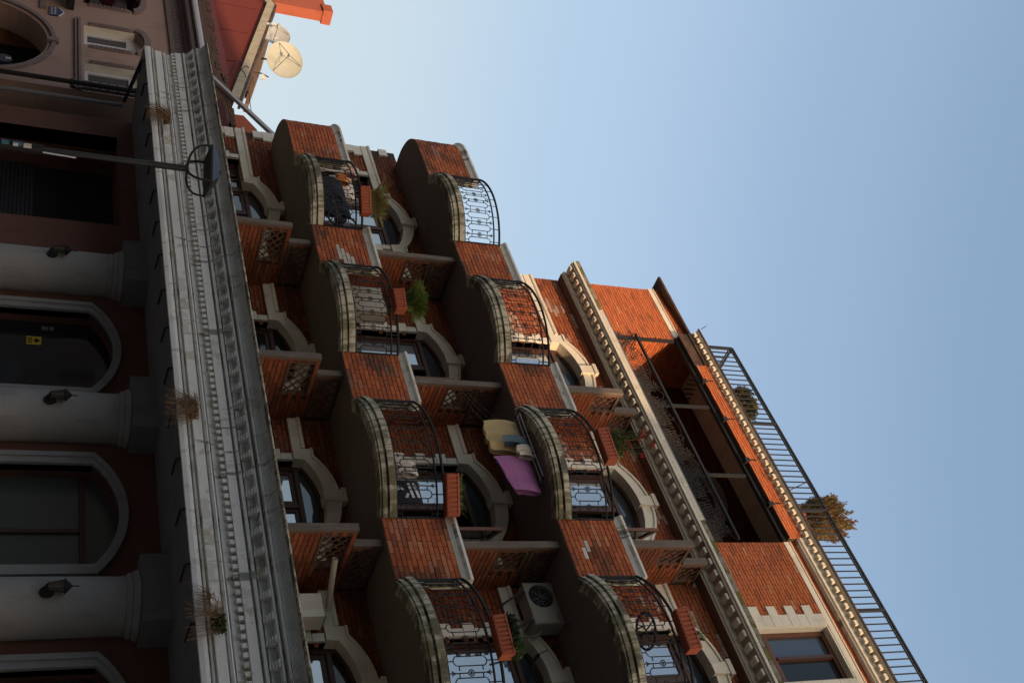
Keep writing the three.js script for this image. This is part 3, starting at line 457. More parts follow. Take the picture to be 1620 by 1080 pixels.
// arcade: columns, wall, arched shop windows, roller gate
const CX = [-19.18, -15.2, -11.21, -7.22], CW = [-17.18, -13.2, -9.2];
{ const gate = [-24.65, -21.22], z0 = -.6, z1 = -.2;
  const ah = (c, h = 1.07) => [[c - h, .3], [c + h, .3], ...archPts(h, 3.46, 3.87).map(([x, y]) => [c + x, y])];
  part('arcade_wall', slab([[XL, 0], [XR, 0], [XR, 4.56], [XL, 4.56]], z0, z1, [[[gate[0], .02], [gate[1], .02], [gate[1], 4.15], [gate[0], 4.15]], ...CW.map((c) => ah(c))]), M.arcade, B);
  CX.forEach((x) => { const G = grp('column', B, [x, 0, 0]); const pr = [[.6, 0], [.6, .25], [.56, .3], [.52, .4]]; for (let k = 0; k <= 10; k++) pr.push([.475 - .02 * Math.pow(k / 10, 2), .42 + k * .338]);
    part('shaft', new THREE.LatheGeometry(pr.map((p) => new THREE.Vector2(...p)), 40).translate(x, 0, .0), M.column, G, { crease: .6 });
    part('capital', new THREE.LatheGeometry([[.455, 3.801], [.47, 3.83], [.455, 3.86], [.495, 3.9], [.515, 3.93], [.50, 3.95], [.535, 3.99], [.55, 4.04], [.53, 4.06], [.1, 4.061]].map((p) => new THREE.Vector2(...p)), 40).translate(x, 0, 0), M.column, G, { crease: .5 });
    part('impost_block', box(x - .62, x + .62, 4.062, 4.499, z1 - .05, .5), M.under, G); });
  CW.forEach((c, i) => { const G = grp('shop_window', B, [c, .3, -.2]), o = archPts(1.28, 3.49, 4.01), n = archPts(1.07, 3.46, 3.87), m2 = archPts(1.19, 3.475, 3.94);
    part('surround', slab([[c + 1.28, .1], ...o.map(([x, y]) => [c + x, y]), [c - 1.28, .1], [c - 1.07, .1], ...n.slice().reverse().map(([x, y]) => [c + x, y]), [c + 1.07, .1]], -.35, -.13), M.column, G);
    part('surround_lip', slab([[c + 1.285, .09], ...o.map(([x, y]) => [c + x * 1.004, y + .004]), [c - 1.285, .09], [c - 1.19, .09], ...m2.slice().reverse().map(([x, y]) => [c + x, y]), [c + 1.19, .09]], -.131, -.09), M.column, G);
    part('pane', slab(ah(c, 1.065).map(([x, y]) => [x, Math.max(y, .31)]), -.52, -.51), i === 0 ? M.glassBlack : M.glassGreen, G);
    if (i > 0) { part('frame', [box(c - .03 + (i === 1 ? .12 : 0), c + .05 + (i === 1 ? .12 : 0), .31, 3.28, -.508, -.46), box(c - 1.06, c + 1.06, 3.281, 3.37, -.508, -.455)], M.wood, G); part('curtain', [box(c - 1.05, c + .1, .4, 3.2, -.56, -.53), box(c + .2, c + 1.05, .4, 3.2, -.562, -.532)], M.curtain, G); }
    else for (const g of [box(c - .93, c - .83, 2.62, 2.74, -.509, -.49), box(c + .80, c + .9, 2.62, 2.74, -.509, -.49), box(c - .93, c - .83, 2.76, 2.84, -.509, -.49)]) part('clamp', g, M.steel, G);
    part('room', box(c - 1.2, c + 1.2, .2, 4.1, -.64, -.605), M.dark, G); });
  const G = grp('gate', B, [-22.9, 0, -.9]), sl = []; for (let y = .05; y < 2.4; y += .085) sl.push(box(gate[0] - .05, gate[1] + .05, y, y + .07, -1.25, -1.22)); part('roller_shutter', sl, M.ironGrey, G, { kind: 'stuff' });
  part('gate_box', box(gate[0] - .05, gate[1] + .05, 2.4, 4.2, -1.6, -1.3), M.dark, G);
  part('reveal', [box(gate[0] - .02, gate[0] + .0, .02, 4.149, -1.6, -.201), box(gate[1], gate[1] + .02, .02, 4.149, -1.6, -.201), box(gate[0], gate[1], 4.151, 4.17, -1.6, -.201)], M.arcade, G);
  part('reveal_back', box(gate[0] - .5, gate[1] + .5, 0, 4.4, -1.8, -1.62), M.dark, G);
  part('downpipe', [tube([[-25.55, .1, .15], [-25.55, 4.25, .15]], .055, 1, 10), tube([[-25.55, 2.4, .15], [-25.5, 2.35, -.15]], .02, 1, 5)], M.steel, B);
  part('downpipe', tube([[-25.75, 4.62, 1.72], [-25.62, 4.5, 1.2], [-25.58, 4.28, .25]], .045, 8, 8), M.iron, B);
  part('drainpipe', [tube([[-26.12, -.0, .25], [-26.12, 4.62, .25]], .06, 1, 8)], M.dark, B);
}

// single bricks: the three hundred that show largest are parts of their own, the rest are one mass
{ const P = V(0, 0, 0), inv = camera.matrixWorldInverse, f = 1 / Math.tan(32.69 * Math.PI / 360), asp = 1024 / 682;
  for (const b of bricks) { P.set(b.x, b.y, b.z).applyMatrix4(inv); const d = -P.z, sx = P.x * f / asp / d, sy = P.y * f / d; const vx = EYE.x - b.x, vz = EYE.z - b.z, vy = EYE.y - b.y, l = Math.hypot(vx, vy, vz), cosv = (vx * b.nx + vz * b.nz) / l; b.size = Math.abs(sx) < .97 && Math.abs(sy) < .97 && cosv > 0 && b.rank > 0 ? b.l * b.h * cosv / d / d * (b.rank >= 2 ? 1.5 : .8) : 0; }
  const order = bricks.slice().sort((a, b) => b.size - a.size), big = new Set(order.slice(0, 300)), geo = fin(new THREE.BoxGeometry(1, 1, 1)), mats = new Map(), rest = bricks.filter((b) => !big.has(b));
  const put = (b, m4, o) => { const q = new THREE.Quaternion().setFromAxisAngle(V(0, 1, 0), Math.atan2(b.nx, b.nz)), t = .03; m4.compose(V(b.x + b.nx * (b.out - t / 2) - o.x, b.y + b.lift - o.y, b.z + b.nz * (b.out - t / 2) - o.z), q, V(b.l, b.h, t)); };
  const m4 = new THREE.Matrix4();
  for (const b of big) { const key = b.c.map((x) => Math.round(x * 40)).join(); if (!mats.has(key)) mats.set(key, mat(b.c, { map: T.grain, roughness: .92 })); const m = new THREE.Mesh(geo, mats.get(key)); m.name = 'brick'; m.castShadow = m.receiveShadow = true; put(b, m4, org(b.parent)); m4.decompose(m.position, m.quaternion, m.scale); b.parent.add(m); }
  const im = new THREE.InstancedMesh(geo, M.brick, rest.length), c = new THREE.Color(); rest.forEach((b, i) => { put(b, m4, org(B)); im.setMatrixAt(i, m4); im.setColorAt(i, c.setRGB(...b.c)); }); im.name = 'brickwork'; im.userData.kind = 'stuff'; im.castShadow = im.receiveShadow = true; B.add(im);
}
// ---------------------------------------------------------------- houses across the street and the corner block that shades the facade
function plainHouse(label, x0, x1, y1, z0, z1, m, face) {
  const G = thing('street_house', label, 'house', [(x0 + x1) / 2, 0, (z0 + z1) / 2]);
  part('wall', box(x0, x1, -.1, y1, z0, z1), m, G); part('parapet', [box(x0 - .15, x1 + .15, y1 + .001, y1 + .3, z0 - .15, z1 + .15)], M.concrete, G);
  const zf = z0 - .001; for (let y = 1.2; y < y1 - 2; y += 3.1) for (let x = x0 + 1.2; x < x1 - 1.4; x += 2.6) { part('window', box(x, x + 1.15, y, y + 1.7, zf - .05, zf), M.frameWhite, G); part('pane', box(x + .08, x + 1.07, y + .08, y + 1.62, zf - .06, zf - .051), M.glassDark, G); }
}
plainHouse('grey plaster house with low flat roof facing the arcade from across the street', -74, -46, 11.9, 18.2, 30, M.concrete);
plainHouse('dark pink plaster house with tall windows facing the curved balconies', -45.8, -22, 11.7, 18, 30, M.pinkWall);
plainHouse('low grey house opposite the white columns, beside the taller corner block', -21.8, -3, 11.2, 18.1, 30, M.concrete);
{ // tall house with an angled front: its roof edge and gable draw the edge of the sunlight on the facade
  const G = thing('street_house', 'tall plain house with an angled front and stepped gable at the sunny end', 'house', [20, 0, 25]);
  part('wall', plate([[-3.9, 23.61], [14.9, 16.43], [46, 16.43], [46, 34], [-3.9, 34]], -.1, 22), M.concrete, G);
  part('gable', slab([[18.1, 22.001], [18.1, 24.3], [22.2, 27.2], [46, 27.2], [46, 22.001]], 18.1, 18.6), M.concrete, G);
  for (let y = 1.5; y < 20; y += 3.1) for (let x = 16; x < 44; x += 2.8) { part('window', box(x, x + 1.2, y, y + 1.7, 16.37, 16.429), M.frameWhite, G); part('pane', box(x + .08, x + 1.12, y + .08, y + 1.62, 16.36, 16.369), M.glassDark, G); } }
plainHouse('added unseen block keeping low light out at the far right end of the street', 62, 80, 15, -16, 15.8, M.concrete);  // unseen block, added to cut the low sky light along the street

// ---------------------------------------------------------------- pink stucco house at the far end
{ const X0 = -46, X1 = -26.2, G = thing('pink_house', 'weathered pink stucco house with arched doorway left of the white arcade', 'house', [-34, 0, -3]);
  const door = (h, ys, yc) => [[-28.35 - h, .1], [-28.35 + h, .1], ...archPts(h, ys, yc).map(([x, y]) => [-28.35 + x, y])];
  const w1 = (x0, x1, hh = 0) => [[x0, 3.42 + hh], [x1, 3.42 + hh], [x1, 4.70 + hh * .5], ...arc((x0 + x1) / 2, 4.70 + hh * .5, (x1 - x0) / 2, .22, 0, Math.PI, 8).slice(1, -1), [x0, 4.70 + hh * .5]];
  const W = [[-29.5, -28.5], [-27.55, -26.55], [-32.0, -30.75]];
  part('wall', slab([[X0, -.1], [X1, -.1], [X1, 5.7], [X0, 5.7]], -.7, 0, [door(1.62, 1.35, 2.56), ...W.map(([a, b]) => w1(a, b))]), M.pinkWall, G);
  part('house_body', [box(X0, X1, 0, 6.5, -9, -3.2), box(X0, X1, 5.7, 6.5, -3.199, -.02)], M.pinkWall, G);
  const o = archPts(1.86, 1.3, 2.76), n = archPts(1.72, 1.3, 2.66);
  part('door_arch', [slab([[-28.35 + 1.86, .1], ...o.map(([x, y]) => [-28.35 + x, y]), [-28.35 - 1.86, .1], [-28.35 - 1.72, .1], ...n.slice().reverse().map(([x, y]) => [-28.35 + x, y]), [-28.35 + 1.72, .1]], -.02, .07)], M.pinkTrim, G);
  part('keystone', slab([[-28.42, 2.54], [-28.28, 2.54], [-28.24, 2.82], [-28.46, 2.82]], 0, .1), M.pinkTrim, G);
  part('door', box(-30.1, -26.6, 0, 2.7, -1.3, -1.2), M.dark, G);
  part('passage_wall', box(-30.6, -29.98, 0, 2.6, -2.2, -.701), mat([.34, .16, .05], { map: T.plaster }), G);
  part('string_course', [prismX([[0, 3.2], [.07, 3.2], [.07, 3.24], [.045, 3.245], [.045, 3.275], [.09, 3.28], [.09, 3.34], [0, 3.36]], -29.75, X1)], M.pinkTrim, G);
  part('string_course', [prismX([[0, 2.35], [.06, 2.35], [.06, 2.5], [0, 2.5]], X0, -29.75 - .25)], M.pinkTrim, G);
  W.forEach(([a, b], k) => { const c = (a + b) / 2, h = (b - a) / 2, F = grp('window', G, [c, 3.42, 0]);
    part('arch_moulding', slab([[c + h + .17, 4.72], ...arc(c, 4.72, h + .17, .36, 0, Math.PI, 12).slice(1, -1), [c - h - .17, 4.72], [c - h, 4.70], ...arc(c, 4.70, h, .22, Math.PI, 0, 8).slice(1, -1), [c + h, 4.70]], -.02, .09), M.pinkTrim, F);
    for (const s of [-1, 1]) part('pilaster', [box(c + s * (h + .02), c + s * (h + .16), 3.55, 4.6, 0, .035), ...Array.from({ length: 9 }, (_, q) => box(c + s * (h + .05), c + s * (h + .13), 3.6 + q * .11, 3.66 + q * .11, .034, .06))], M.pinkTrim, F);
    if (k < 2) { part('frame', slab([[a, 3.43], [b, 3.43], [b, 4.6], [a, 4.6]], -.3, -.22, [[[a + .1, 3.53], [c - .03, 3.53], [c - .03, 4.5], [a + .1, 4.5]], [[c + .05, 3.53], [b - .1, 3.53], [b - .1, 4.5], [c + .05, 4.5]]]), M.frameWhite, F);
      part('pane', box(a + .1, c - .03, 3.53, 4.5, -.27, -.26), M.glassDark, F); part('pane', box(c + .05, b - .1, 3.53, 4.5, -.271, -.261), M.glassBlack, F); part('blind', box(c + .1, b - .12, 3.95, 4.4, -.257, -.25), M.pale, F); part('reveal', [box(a - .004, a + .006, 3.42, 4.7, -.3, -.001), box(a, b, 4.60, 4.9, -.32, -.24)], M.pale, F); }
    else { part('shutter', [bar([a + .3, 3.4, .5], [a + 1.1, 4.2, .02], .12, .5), box(a, b, 3.42, 3.6, -.3, -.2)], M.maroon, F); part('pane', box(a + .1, b - .1, 3.6, 4.6, -.3, -.29), M.glassDark, F); part('frame', slab([[a, 3.43], [b, 3.43], [b, 4.9], [a, 4.9]], -.29, -.2, [[[a + .12, 3.6], [b - .12, 3.6], [b - .12, 4.75], [a + .12, 4.75]]]), M.maroon, F); } });
  part('balcony', [box(-33, -30.2, 3.0, 3.18, .0, .75)], M.dark, G);
  part('cornice', [prismX([[0, 5.58], [.07, 5.58], [.09, 5.66], [.05, 5.67], [.05, 5.72], [0, 5.72]], X0, X1), prismX([[0, 5.721], [.06, 5.721], [.06, 5.93], [.14, 5.96], [.16, 6.03], [0, 6.04]], X0, X1), prismX([[0, 6.041], [.42, 6.05], [.45, 6.14], [.38, 6.15], [.5, 6.21], [0, 6.215]], X0, X1)], M.pinkTrim, G);
  const rel = []; const rr = rng(5); for (let x = X0; x < X1 - .2; x += .19) { rel.push(new THREE.SphereGeometry(.075, 6, 4).scale(.8, 1, .35).rotateZ(.8 * (rr() - .5) + .7).translate(x + .1, 5.79 + .02 * rr(), .065), new THREE.SphereGeometry(.05, 6, 4).scale(1, .7, .4).translate(x + .18, 5.88, .065)); }
  part('frieze_relief', rel, M.pinkTrim, G, { kind: 'stuff' });
  part('gutter', [prismX([[.5, 6.22], [.58, 6.22], [.6, 6.29], [.5, 6.29]], X0, -28.0), prismX([[.45, 6.291], [.55, 6.291], [.56, 6.35], [.45, 6.35]], X0, -28.0)], M.frameWhite, G);
  part('tiled_parapet', [slab([[X0, 6.4], [-26.6, 6.4], [-26.9, 6.95], [-27.6, 7.25], [-29, 7.28], [-30.2, 7.12], [-33, 7.1], [X0, 7.0]], -1.4, -1.0)], M.oldBrick, G);
  const rt = []; const q = rng(12); for (let x = X0; x < -27.5; x += .22) rt.push(box(x, x + .2, 7.04 + (x > -30 ? .16 : 0) + .05 * q(), 7.16 + (x > -30 ? .15 : 0) + .09 * q(), -1.38, -1.02 + .05 * q())); part('ridge_tiles', rt, M.oldBrick, G, { kind: 'stuff' });
}
{ const t = thing('shutter_box', 'dark louvred panel box beside the white entablature end', 'panel', [-26.5, 3.1, .2]); const g = []; for (let i = 0; i < 7; i++) g.push(box(-26.62, -26.3, 3.15 + i * .21, 3.32 + i * .21, .02, .06)); part('back', box(-26.66, -26.26, 3.1, 4.66, .005, .03), M.dark, t); g.forEach((x) => part('slat', x, M.pinkTrim, t)); }
{ // street name sign: white bars stand for lettering too small to read
  const t = thing('street_sign', 'small blue arrow shaped street name sign on pink stucco wall', 'sign', [-29.93, 2.57, .03]);
  part('plate', slab([[-30.15, 2.58], [-29.7, 2.58], [-29.7, 2.80], [-29.92, 2.92], [-30.15, 2.80]], .01, .035), mat([.02, .035, .11], { roughness: .4 }), t);
  part('border', slab([[-30.15, 2.80], [-29.92, 2.92], [-29.7, 2.80], [-29.7, 2.83], [-29.92, 2.95], [-30.15, 2.83]], .012, .037), M.frameWhite, t);
  const r = rng(3), g = []; for (let k = 0; k < 2; k++) for (let i = 0; i < 7; i++) { const x = -30.11 + i * .055, y = 2.62 + k * .08; g.push(box(x, x + .012, y, y + .045, .035, .038)); if (r() > .4) g.push(box(x + .0121, x + .032, y + (r() > .5 ? .035 : 0), y + (r() > .5 ? .045 : .01) + .001, .035, .038)); } part('lettering', g, M.frameWhite, t, { kind: 'stuff' }); }
{ const t = thing('house_number', 'round white house number plate low on the pink wall', 'number plate', [-26.33, 2.25, .02]); part('disc', new THREE.CylinderGeometry(.085, .085, .02, 24).rotateX(Math.PI / 2).translate(-26.5, 2.3, .03), M.frameWhite, t);
  const g = [tube([[-26.56, 2.275, .043], [-26.545, 2.32, .043], [-26.51, 2.32, .043], [-26.50, 2.275, .043]], .008, 8, 4), tube([[-26.485, 2.32, .043], [-26.48, 2.28, .043], [-26.465, 2.30, .043], [-26.45, 2.28, .043], [-26.44, 2.32, .043]], .008, 10, 4)]; g.forEach((x) => part('digit', x, M.dark, t)); }
{ const t = thing('round_sign', 'round dark sign with a white emblem at the foot of the drainpipe', 'sign', [-26.35, 1.5, .4]); part('disc', new THREE.CylinderGeometry(.17, .17, .04, 28).rotateX(Math.PI / 2).translate(-26.42, 1.6, .42), mat([.012, .016, .03], { roughness: .4 }), t);
  for (const [a, b] of [[[-.05, .07], [.05, -.01]], [[.05, .07], [-.05, -.01]], [[0, .08], [0, -.03]], [[-.05, -.03], [-.02, .03]], [[.05, -.03], [.02, .03]]]) part('emblem_stroke', bar([-26.42 + a[0], 1.66 + a[1], .445], [-26.42 + b[0], 1.66 + b[1], .445], .016, .006), M.frameWhite, t); }

// ---------------------------------------------------------------- red house, dormer, orange block, dishes and poles behind
{ const t = thing('red_house', 'red painted gable house with cream roof boards above the pink house', 'house', [-40, 0, -7]); const z = -4, ap = [-41.05, 10.38], rt = [-33.9, 8.36], lf = [-45, 9.0];
  part('gable_wall', slab([[-46, 4], [-34.3, 4], [-33.95, 8.5], [-41.05, 10.55], [-46, 9.1]], z - .3, z - .002), M.redWall, t);
  part('wall_base', slab([[-46, 6], [-33.7, 6], [-33.7, 8.25], [-35, 8.42], [-37, 8.40], [-39.5, 8.36], [-46, 8.3]], z + .001, z + .12), M.rosePlaster, t);
  for (const x of [-36.4, -38.6, -40.6]) part('panel_joint', box(x, x + .03, 8.3, Math.min(10, 10.1 - Math.abs(x + 41.05) * .28), z, z + .012), M.maroon, t);
  part('roof_board', slab([rt, [rt[0] + .1, rt[1] + .27], [ap[0], ap[1] + .28], [ap[0], ap[1]]], z + .0, z + .14), M.board, t); part('roof_board', slab([ap, [ap[0], ap[1] + .28], [lf[0], lf[1] + .28], lf], z + .001, z + .141), M.board, t);
  part('roof', slab([[rt[0] + .1, rt[1] + .271], [ap[0], ap[1] + .281], [lf[0], lf[1] + .281], [lf[0], lf[1] + .36], [ap[0], ap[1] + .38], [rt[0] + .1, rt[1] + .36]], z - .3, z + .1), M.rust, t);
  const D = grp('dormer', t, [-38.6, 9, -7]); part('dormer_wall', box(-43, -38.55, 8, 9.72, -6.6, -6.4), M.redWall, D);
  const rf = slab([[-43.4, 11.05], [-40.6, 10.38], [-37.15, 9.55], [-37.15, 9.68], [-40.6, 10.62], [-43.4, 11.3]], -6.35, -6.0); part('dormer_roof', rf, M.brownBoard, D); part('dormer_eave', slab([[-43.3, 10.95], [-40.6, 10.28], [-38.2, 9.72], [-38.2, 9.8], [-40.6, 10.37], [-43.3, 11.04]], -6.39, -6.02), M.brownBoard, D); }
part('orange_block', [box(-64, -50.0, 4, 15.1, -8.5, -8), box(-50.6, -49.95, 14.9, 15.35, -8.6, -7.9)], M.orangeWall, scene); tag(scene.children[scene.children.length - 1], 'plain orange wall block lit by the sun, tallest on the skyline behind the red gable', 'house');
{ const t = thing('orange_shed', 'low orange wall seen behind the grey slanting pole', 'wall', [-29.5, 6, -4]); part('wall', slab([[-31.2, 5], [-27, 5], [-27, 8.75], [-30.55, 8.66], [-31.25, 8.33]], -3.3, -3), M.orangeWall, t); part('side_panel', box(-30.3, -27.6, 8.67, 8.92, -3.3, -3.1), M.rosePlaster, t); part('rail', [bar([-30.3, 8.8, -3], [-29.2, 9.5, -3], .05, .05), bar([-29.9, 8.75, -3], [-29.0, 9.3, -3], .05, .05)], M.rust, t); }
tag(part('maroon_panel', [slab([[-28.35, 6.3], [-26.4, 6.3], [-26.4, 7.1], [-28.2, 7.02]], -1.0, -.8)], M.maroon, scene), 'dark maroon panel tucked behind the corner of the brick building', 'panel');
tag(part('slanting_pole', [bar([-29.8, 6.7, -.9], [-26.9, 8.3, -.9], .10, .10), bar([-30.1, 6.6, -.9], [-29.75, 6.85, -.9], .07, .07)], mat([.36, .36, .38], { roughness: .6 }), scene), 'grey metal pole slanting up behind the brick building corner', 'pole');
function dish(label, at, r, dir, m) {
  const t = thing('satellite_dish', label, 'satellite dish', at), q = new THREE.Quaternion().setFromUnitVectors(V(0, 1, 0), V(...dir).normalize()), P = [[0, 0], [r * .3, r * .02], [r * .6, r * .075], [r * .85, r * .15], [r, r * .21], [r * 1.01, r * .22], [r * 1.0, r * .19], [r * .6, r * .05], [0, -r * .02]].map((p) => new THREE.Vector2(...p));
  const put = (g) => g.applyQuaternion(q).translate(...at);
  part('reflector', put(new THREE.LatheGeometry(P, 40)), m, t, { crease: .6 }); part('hub', put(new THREE.CylinderGeometry(r * .22, r * .26, r * .04, 24).translate(0, r * .03, 0)), m, t);
  part('feed_arm', put(mergeGeometries([0, 2.1, 4.2].map((a) => tube([[r * .95 * Math.cos(a), r * .18, r * .95 * Math.sin(a)], [0, r * .95, 0]], .012, 1, 4)))), M.steel, t, { kind: 'stuff' }); part('receiver', put(new THREE.CylinderGeometry(.05, .06, .16, 10).translate(0, r * .95, 0)), M.dishGrey, t);
  part('mast', [tube([at, [at[0] - .1, at[1] - .75, at[2] - .1]].map((p) => V(...p)), .035, 1, 6)], M.rust, t);
}
dish('larger cream satellite dish, facing the street, rusty stains on its bowl', [-37.0, 10.5, -4], .66, [.62, .12, .75], M.dish);
dish('smaller grey satellite dish, seen edge-on beside the larger cream one', [-38.95, 10.45, -4.1], .55, [.25, .05, .95], M.dishGrey);
{ const t = thing('flood_light', 'small lamp on a bent arm above the brown dormer roof', 'lamp', [-39.5, 10.1, -6]); part('arm', tube([[-39.55, 10.1, -6], [-39.55, 10.6, -6], [-39.35, 10.66, -6]], .025, 2, 5, false, true), M.iron, t); part('lamp_head', new THREE.ConeGeometry(.14, .25, 12).rotateZ(-.4).translate(-39.26, 10.52, -6), M.dishGrey, t); }

{ const t = thing('overhead_wires', 'loose black wires crossing the cream roof board of the red house', 'wires', [-35, 8.6, -3.5]); for (const [a, b, c] of [[[-34.6, 8.3, -3.6], [-35.6, 8.75, -3.5], [-38.9, 10.05, -5.9]], [[-34.4, 8.45, -3.6], [-35.3, 8.95, -3.5], [-38.4, 10.0, -5.9]], [[-34.2, 8.2, -3.6], [-34.9, 8.8, -3.5], [-36.5, 9.7, -5.9]]]) part('wire', tube([a, b, c], .016, 10, 4), M.iron, t); }

// ---------------------------------------------------------------- street lamp and its papers, wall lanterns
{ const x = -18.9, z = 3, t = thing('street_lamp', 'black street lamp post with open cage lantern before the white cornice', 'street lamp', [x, 0, z]);
  part('pole', tube([[x, 2.3, z], [x, 4.2, z]], .052, 1, 12), M.ironGrey, t); part('pole_sleeve', new THREE.CylinderGeometry(.085, .1, 2.35, 14).translate(x, 1.17, z), M.iron, t);
  part('collar', Array.from({ length: 16 }, (_, i) => new THREE.CylinderGeometry(.066, .066, .024, 14).translate(x, 4.2 + i * .042, z)).concat([new THREE.CylinderGeometry(.056, .056, .7, 12).translate(x, 4.52, z)]), M.ironGrey, t);
  const s = .37, yb = 5.27; for (let k = 0; k < 4; k++) { const a = k * Math.PI / 2 + .25, c = Math.cos(a) * s * 1.35, d = Math.sin(a) * s * 1.35; part('cage_rib', tube([[x, 4.86, z], [x + c * .55, 4.89, z + d * .55], [x + c * .9, 5.0, z + d * .9], [x + c, 5.14, z + d], [x + c, yb, z + d]], .022, 14, 6), M.iron, t); }
  part('cap', new THREE.CylinderGeometry(.24, s * 1.45, .16, 4).rotateY(.25 * -1 + Math.PI / 4 + Math.PI / 4).translate(x, yb + .08, z), mat([.06, .065, .075], { roughness: .35, metalness: .6 }), t);
  part('cap_rim', new THREE.CylinderGeometry(s * 1.45, s * 1.45, .04, 4).rotateY(-.25 + Math.PI / 2).translate(x, yb - .02, z), M.iron, t); part('finial', new THREE.SphereGeometry(.05, 10, 8).translate(x, yb + .18, z), M.iron, t); }
{ const P = (n, y0, y1, a, w, m, label) => tag(part(n, new THREE.CylinderGeometry(.104, .104, y1 - y0, 10, 1, true, a, w).translate(-18.9, (y0 + y1) / 2, 3), m, scene), label, 'paper notice');
  P('paper_notice', 1.66, 1.78, -.3, 1.1, mat([.06, .17, .24]), 'dark blue paper stuck lowest on the lamp post'); P('paper_notice', 1.84, 2.0, -.2, 1.0, mat([.05, .15, .26]), 'bright blue paper with white panel on the lamp post'); P('paper_notice', 2.02, 2.15, .1, .9, M.whiteCloth, 'white torn paper notice stuck highest on the lamp post'); P('paper_notice', 1.85, 1.93, .35, .55, M.pale, 'small white slip beside the blue paper on the lamp post'); }
tag(part('white_strip', bar([-18.78, 2.34, 3.03], [-18.79, 2.9, 3.0], .035, .012), M.frameWhite, scene), 'thin white strip beside the lamp post', 'strip');
const lan = thing('wall_lantern', 'small black wall lantern on the white column left of the dark glass doors', 'lantern', [CX[0] + .02, 2.7, .5]);
{ const x = CX[0] + .02, z = .60, y = 2.78; part('wall_plate', new THREE.CylinderGeometry(.1, .11, .03, 14).rotateX(Math.PI / 2).translate(x, 2.72, .475), M.iron, lan); part('arm', tube([[x, 2.70, .48], [x, 2.66, .56], [x, 2.72, z]], .014, 6, 6), M.iron, lan);
  part('lantern_glass', new THREE.CylinderGeometry(.085, .055, .22, 6).translate(x, y + .06, z), mat([.09, .08, .06], { roughness: .2 }), lan); part('cage', Array.from({ length: 6 }, (_, i) => { const a = i * Math.PI / 3; return tube([[x + .058 * Math.sin(a), y - .05, z + .058 * Math.cos(a)], [x + .09 * Math.sin(a), y + .17, z + .09 * Math.cos(a)]], .007, 1, 4); }), M.iron, lan, { kind: 'stuff' });
  part('lantern_roof', new THREE.ConeGeometry(.125, .12, 6).translate(x, y + .235, z), M.iron, lan); part('finial', tube([[x, y + .29, z], [x, y + .38, z]], .01, 1, 5), M.iron, lan); part('base', new THREE.CylinderGeometry(.06, .03, .04, 6).translate(x, y - .07, z), M.iron, lan); }
lan.userData.group = 'wall lanterns on the white columns';
copyOf(lan, [CX[1] + .05, 2.7, .5], 'small black wall lantern on the white column between the dark and the curtained window');
copyOf(lan, [CX[2] + .05, 2.7, .5], 'small black wall lantern on the column right of the window with brown bars');
{ const t = thing('yellow_sticker', 'yellow sticker with black pictograms on the dark glass door', 'sticker', [-17.6, 2.4, -.5]); part('sheet', box(-17.81, -17.59, 2.36, 2.62, -.505, -.500), mat([.62, .42, .03]), t);
  part('arrow', slab([[-17.78, 2.52], [-17.70, 2.60], [-17.62, 2.52], [-17.67, 2.52], [-17.67, 2.49], [-17.73, 2.49], [-17.73, 2.52]], -.5, -.497), M.dark, t); for (let k = 0; k < 3; k++) part('mark', box(-17.77 + k * .055, -17.74 + k * .055, 2.38, 2.46, -.5, -.497), M.dark, t); }

// ---------------------------------------------------------------- plants
const up = V(0, 1, 0);
function leafGeo(list) { // list of [pos, dir, length, width]: one folded leaf each
  const pos = []; const s = V(0, 0, 0), n = V(0, 0, 0);
  for (const [p, d, l, w] of list) { s.crossVectors(d, up); if (s.lengthSq() < .01) s.set(1, 0, 0); s.normalize(); n.crossVectors(s, d).normalize(); const m = p.clone().addScaledVector(d, l * .5), e = p.clone().addScaledVector(d, l), a = m.clone().addScaledVector(s, w / 2).addScaledVector(n, w * .2), b = m.clone().addScaledVector(s, -w / 2).addScaledVector(n, w * .2); pos.push(p.x, p.y, p.z, a.x, a.y, a.z, e.x, e.y, e.z, p.x, p.y, p.z, e.x, e.y, e.z, b.x, b.y, b.z); }
  const g = new THREE.BufferGeometry(); g.setAttribute('position', new THREE.Float32BufferAttribute(pos, 3)); return g;
}
const rdir = (r, u = .3) => V(r() * 2 - 1, r() * 2 - 1 + u, r() * 2 - 1).normalize();
function bladeGeo(list, w) { const g = []; for (const pts of list) g.push(tube(pts, w, 5, 3)); return g; }
function trough(t, at, turn, len, h = .21, d = .2) { // ribbed clay window box hung outside the rail
  const M4 = new THREE.Matrix4().makeRotationY(turn).setPosition(...at), put = (g) => g.applyMatrix4(M4), n = 9, pr = [];
  const body = [[-d / 2, 0], [d / 2 - .03, 0], [d / 2, h - .03], [d / 2 + .02, h - .03], [d / 2 + .02, h], [-d / 2, h]];
  part('trough', put(mergeGeometries([fin(prismX(body, -len / 2, len / 2))])), M.terracotta, t);
  for (let k = 0; k < n; k++) { const x = -len / 2 + (k + .5) * len / n; pr.push(bar([x, .012, d / 2 - .024], [x, h - .035, d / 2 + .006], len / n * .55, .02)); } pr.forEach((g) => part('rib', put(g), M.terracotta, t));
  part('hanger', put(mergeGeometries([-1, 1].map((s) => tube([[s * len * .35, .0, -d / 2], [s * len * .35, h + .04, -d / 2 - .02], [s * len * .35, h + .02, -d / 2 - .1]], .012, 6, 4)))), M.iron, t, { kind: 'stuff' });
  return (x, y, z) => V(x, y, z).applyMatrix4(M4);
}
function planter(label, at, turn, len, fill, group = 'clay window boxes hung on the balcony rails') { const t = thing('window_box', label, 'planter', at, group), w = trough(t, at, turn, len); fill(t, w, len); return t; }
